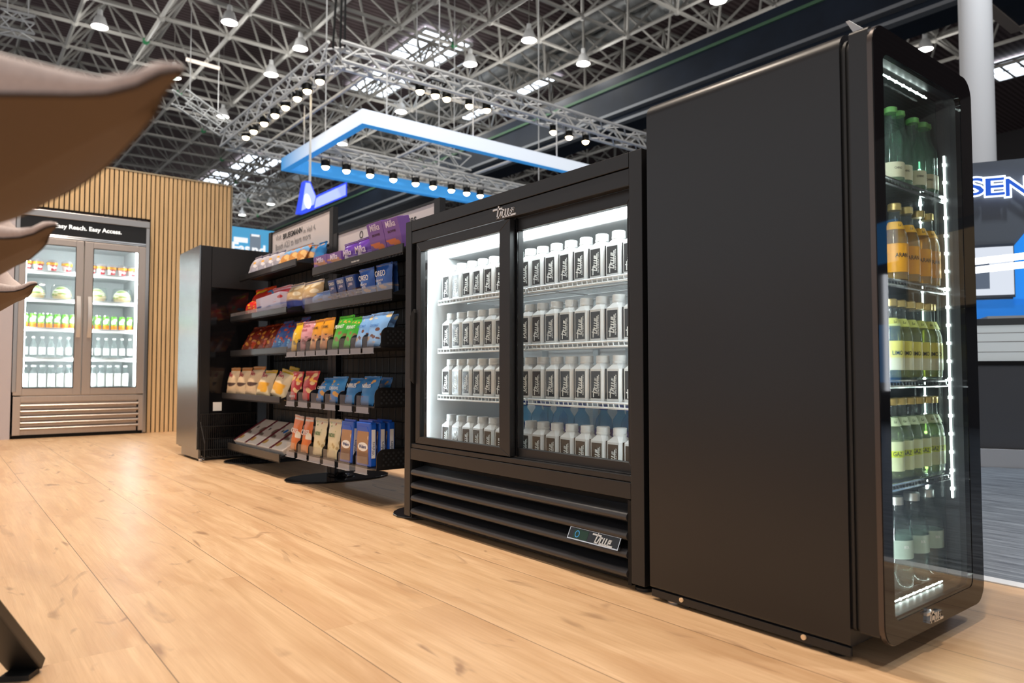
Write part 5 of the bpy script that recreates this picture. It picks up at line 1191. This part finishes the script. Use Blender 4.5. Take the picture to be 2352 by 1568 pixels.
for i, q in enumerate(([(735, 330), (810, 322), (905, 110), (830, 140)], [(800, 322), (865, 318), (990, 120), (905, 140)], [(860, 318), (915, 312), (1055, 78), (985, 110)])):
    bag('blue bag with red pattern on the third far shelf, %s from the brown nut bags' % ORD[i], Q4(*q), y3+.03, RBL, .35, group=gL[2], floor=z3)
y4, z4 = LT[3]
CB = packmat('cream_brown_bag', '#dcc09a', '#d8b890', .3, (('#4a3024', .30, .13, .40),), 1.7, .5, top='#b8742a'); CY = packmat('cream_yellow_bag', '#dfc9a4', '#dcc49a', .3, (('#e0a01c', .30, .2, .48),), 2.0, .5, top='#e0b81c')
for i, q in enumerate(([(392, 672), (450, 680), (490, 492), (420, 492)], [(458, 682), (522, 686), (578, 492), (502, 490)], [(528, 686), (602, 690), (680, 482), (585, 482)])):
    bag('cream paper bag with brown emblem on the fourth far shelf, %s from the steel-ended cabinet' % ORD[i], Q4(*q), y4+.02, CB, .2, group=gL[3], floor=z4, words=(('Bio', .7, .4, 'ink_crimson'),), name='cereal_bag')
for i, q in enumerate(([(608, 690), (700, 695), (765, 505), (675, 520)], [(718, 692), (822, 690), (925, 500), (812, 525)])):
    bag('cream paper bag with yellow flowers on the fourth far shelf, %s' % ('next to the brown-emblem bags', 'at its outer end')[i], Q4(*q), y4+.02, CY, .25, group=gL[3], floor=z4, words=(('Bio', .72, .4, 'ink_crimson'),), name='cereal_bag')
bag('cream paper bag with yellow top standing behind the others', Q4((800, 660), (870, 655), (970, 485), (890, 490)), y4+.10, CY, .25, group=gL[3], floor=z4, name='cereal_bag')
WBX = packmat('cheese_box', '#ded0c2', '#e6dcd2', .34, (('#7a6a5a', .58, .24, .42), ('#caa25a', .22, .12, .3), ('#3a3430', .5, .2, .2)), 3.0, .35); INK('ink_wine', '#6e1626')
for i in range(4):
    x0 = -4.70+.208*i; w_ = .2
    t = thing('gift_box', 'flat white box with wine-red stripe at the rack foot, %s from the wire basket' % ORD[i], 'box', (0, 0, 0), gL[4])
    t.matrix_world = axes(Vector((x0+w_/2, 1.492, .1355)), Vector((x0+w_/2+.0, 1.492+.20, .1355+.125)))
    obj('carton', MB().box(-w_/2+.002, -.012, 0, w_/2-.002, .028, .235), WBX, t, local=True, bevel=.005)
    obj('stripe', MB().box(-w_/2+.001, -.0132, .002, -w_/2+.03, .02, .2335), 'ink_wine', t, local=True)
    if i > 1: obj('round_sticker', MB().tube((.03, -.0126, .15), (.03, -.0142, .15), .018, 16), 'ink_blue', t, local=True)

# ================================================================ STOOLS in the foreground
def cloth():
    m, nt, b = newmat('taupe_cloth'); b.inputs['Roughness'].default_value = .85; b.inputs['Sheen Weight'].default_value = .25
    tc = N(nt, 'ShaderNodeTexCoord'); n = N(nt, 'ShaderNodeTexNoise'); n.inputs['Scale'].default_value = 320; n.inputs['Detail'].default_value = 3; L(nt, tc.outputs['Object'], n.inputs['Vector'])
    r = N(nt, 'ShaderNodeValToRGB'); r.color_ramp.elements[0].color = (.46, .38, .36, 1); r.color_ramp.elements[1].color = (.74, .63, .60, 1); L(nt, n.outputs['Fac'], r.inputs[0]); L(nt, r.outputs[0], b.inputs['Base Color'])
    bp = N(nt, 'ShaderNodeBump'); bp.inputs['Strength'].default_value = .3; bp.inputs['Distance'].default_value = .001; L(nt, n.outputs['Fac'], bp.inputs['Height']); L(nt, bp.outputs[0], b.inputs['Normal']); return m
M['cloth'] = cloth(); M['shell'] = pmat('shell_cloth', (.125, .088, .064), .8, noise=.12, nscale=(300, 300, 300)); M['piping'] = pmat('seam_piping', (.03, .02, .017), .7)
FR = Vector((CR.x, CR.y, 0))
def bar(a, b, w, h):
    a, b = Vector(a), Vector(b); d = (b-a).normalized(); s = d.cross(Vector((0, 0, 1))).normalized()*w/2; u = s.cross(d).normalized()*h/2
    return [a-s-u, a+s-u, a+s+u, a-s+u, b-s-u, b+s-u, b+s+u, b-s+u], [(0, 3, 2, 1), (4, 5, 6, 7), (0, 1, 5, 4), (1, 2, 6, 5), (2, 3, 7, 6), (3, 0, 4, 7)]
FF = Vector((CF.x, CF.y, 0)).normalized()
RIM = [(0, 0), (.06, -.006), (.14, -.008), (.26, -.004), (.36, .025), (.45, .085), (.49, .17), (.47, .26), (.40, .315), (.31, .300), (.234, .252), (.148, .170), (.07, .080), (.02, .020)]
def outline(k, sub=4):
    """smooth closed seat outline in (s: to the left of the tip, t: away), shrunk by k about its middle"""
    out = []; n = len(RIM); cs, ct = .27, .14
    for i in range(n):
        p0, p1, p2, p3 = (RIM[(i+j-1) % n] for j in range(4))
        for q in range(sub):
            t = q/sub; f = lambda a, b, c, d: .5*(2*b+(c-a)*t+(2*a-5*b+4*c-d)*t*t+(3*b-a-3*c+d)*t**3)
            s_, t_ = f(p0[0], p1[0], p2[0], p3[0]), f(p0[1], p1[1], p2[1], p3[1]); out.append((cs+(s_-cs)*k, ct+(t_-ct)*k))
    return out
def lerp(tab, x):
    for (x0, y0), (x1, y1) in zip(tab, tab[1:]):
        if x <= x1: return y0+(y1-y0)*max(0, (x-x0)/(x1-x0))
    return tab[-1][1]
SEAM = [(0, .018), (.012, .014), (.03, .002), (.06, 0), (.5, .0)]
BAND = [(0, .006), (.015, .012), (.05, .013), (.11, .028), (.2, .06), (.3, .12), (.4, .22), (.5, .34)]
def mk_stool(lab, tip, foots, c, hz):
    org = Vector((tip.x, tip.y, 0))
    t = thing('armchair', lab, 'chair', (tip.x, tip.y, 0), 'taupe shell chairs in a row'); z0 = tip.z-.016
    def P(s, q, z): d = -FR*s+FF*q; return (d.x, d.y, z0+z)
    ss = lambda s: lerp(SEAM, s); bb = lambda s: lerp(BAND, s)
    rings = []
    for k, dz in ((.06, -.045), (.3, -.043), (.52, -.036), (.70, -.026), (.84, -.014), (.94, -.005), (1, 0)): rings.append([P(s, q, ss(s)*k+dz*min(1, .15+math.hypot(s, q)/.3)) for s, q in outline(k)])
    obj('seat_shell', MB().loft(rings), 'shell', t, smooth=70, local=True)
    pp = [P(s, q, ss(s)+.0005) for s, q in outline(1.002)]; obj('piping', MB().path(pp+pp[:1], .0016, 6), 'piping', t, local=True, smooth=60)
    rings = [[P(s, q, ss(s)+.001) for s, q in outline(.998)]]
    for k, f in ((1.006, .35), (1.0, .75), (.975, .97), (.95, 1.0), (.91, .92)): rings.append([P(s, q, ss(s)+.001+bb(s)*f) for s, q in outline(k)])
    for k, z in ((.84, .006), (.7, .003), (.4, .001), (.05, .0)): rings.append([P(s, q, z+(bb(s)*.5 if k > .8 else 0)) for s, q in outline(k)])
    obj('cushion', MB().loft(rings), 'cloth', t, smooth=70, local=True)
    hub = MB(); hub.lathe([(.026, hz-.02), (.026, z0-.062), (.05, z0-.056), (.05, z0-.042)], 16, (c.x, c.y, 0)); obj('column', hub, 'blackmatte', t, smooth=40, local=True)
    e = -FR*.150+FF*.014
    obj('seat_bracket', MB().add(*bar((c.x, c.y, z0-.052), (e.x, e.y, z0-.014), .022, .012)), 'blackmatte', t, local=True, bevel=.004)
    for fx, fy in foots:
        d = Vector((fx, fy, 0)); g = (d-c).normalized()
        obj('leg', MB().add(*bar((c.x+g.x*.015, c.y+g.y*.015, hz), (fx, fy, .014), .062, .022)), 'black', t, local=True, bevel=.003)
        obj('floor_glide', MB().add(*bar((fx-g.x*.045, fy-g.y*.045, .005), (fx-g.x*.004, fy-g.y*.004, .005), .05, .010)), 'rubber', t, local=True)
    return t
for k, (u, v, dep, lab) in enumerate(((408, 172, .45, 'big taupe shell chair whose underside fills the upper corner of the view'), (124, 523, .95, 'taupe shell chair between the big one and the two-door cooler'), (81, 655, 1.58, 'small-looking taupe shell chair, last in the row of chairs'))):
    tip = hitd(u, v, dep)
    c = -FR*(.41, .28, .41)[k]+FF*.15
    g = Vector((-1.68, .152, 0))-Vector((tip.x, tip.y, 0))-c if k == 1 else FR*.19
    fs = [(c.x+g.x, c.y+g.y), (c.x-g.y, c.y+g.x), (c.x-g.x, c.y-g.y)]
    mk_stool(lab, tip, fs, c, (.22, .31, .22)[k])
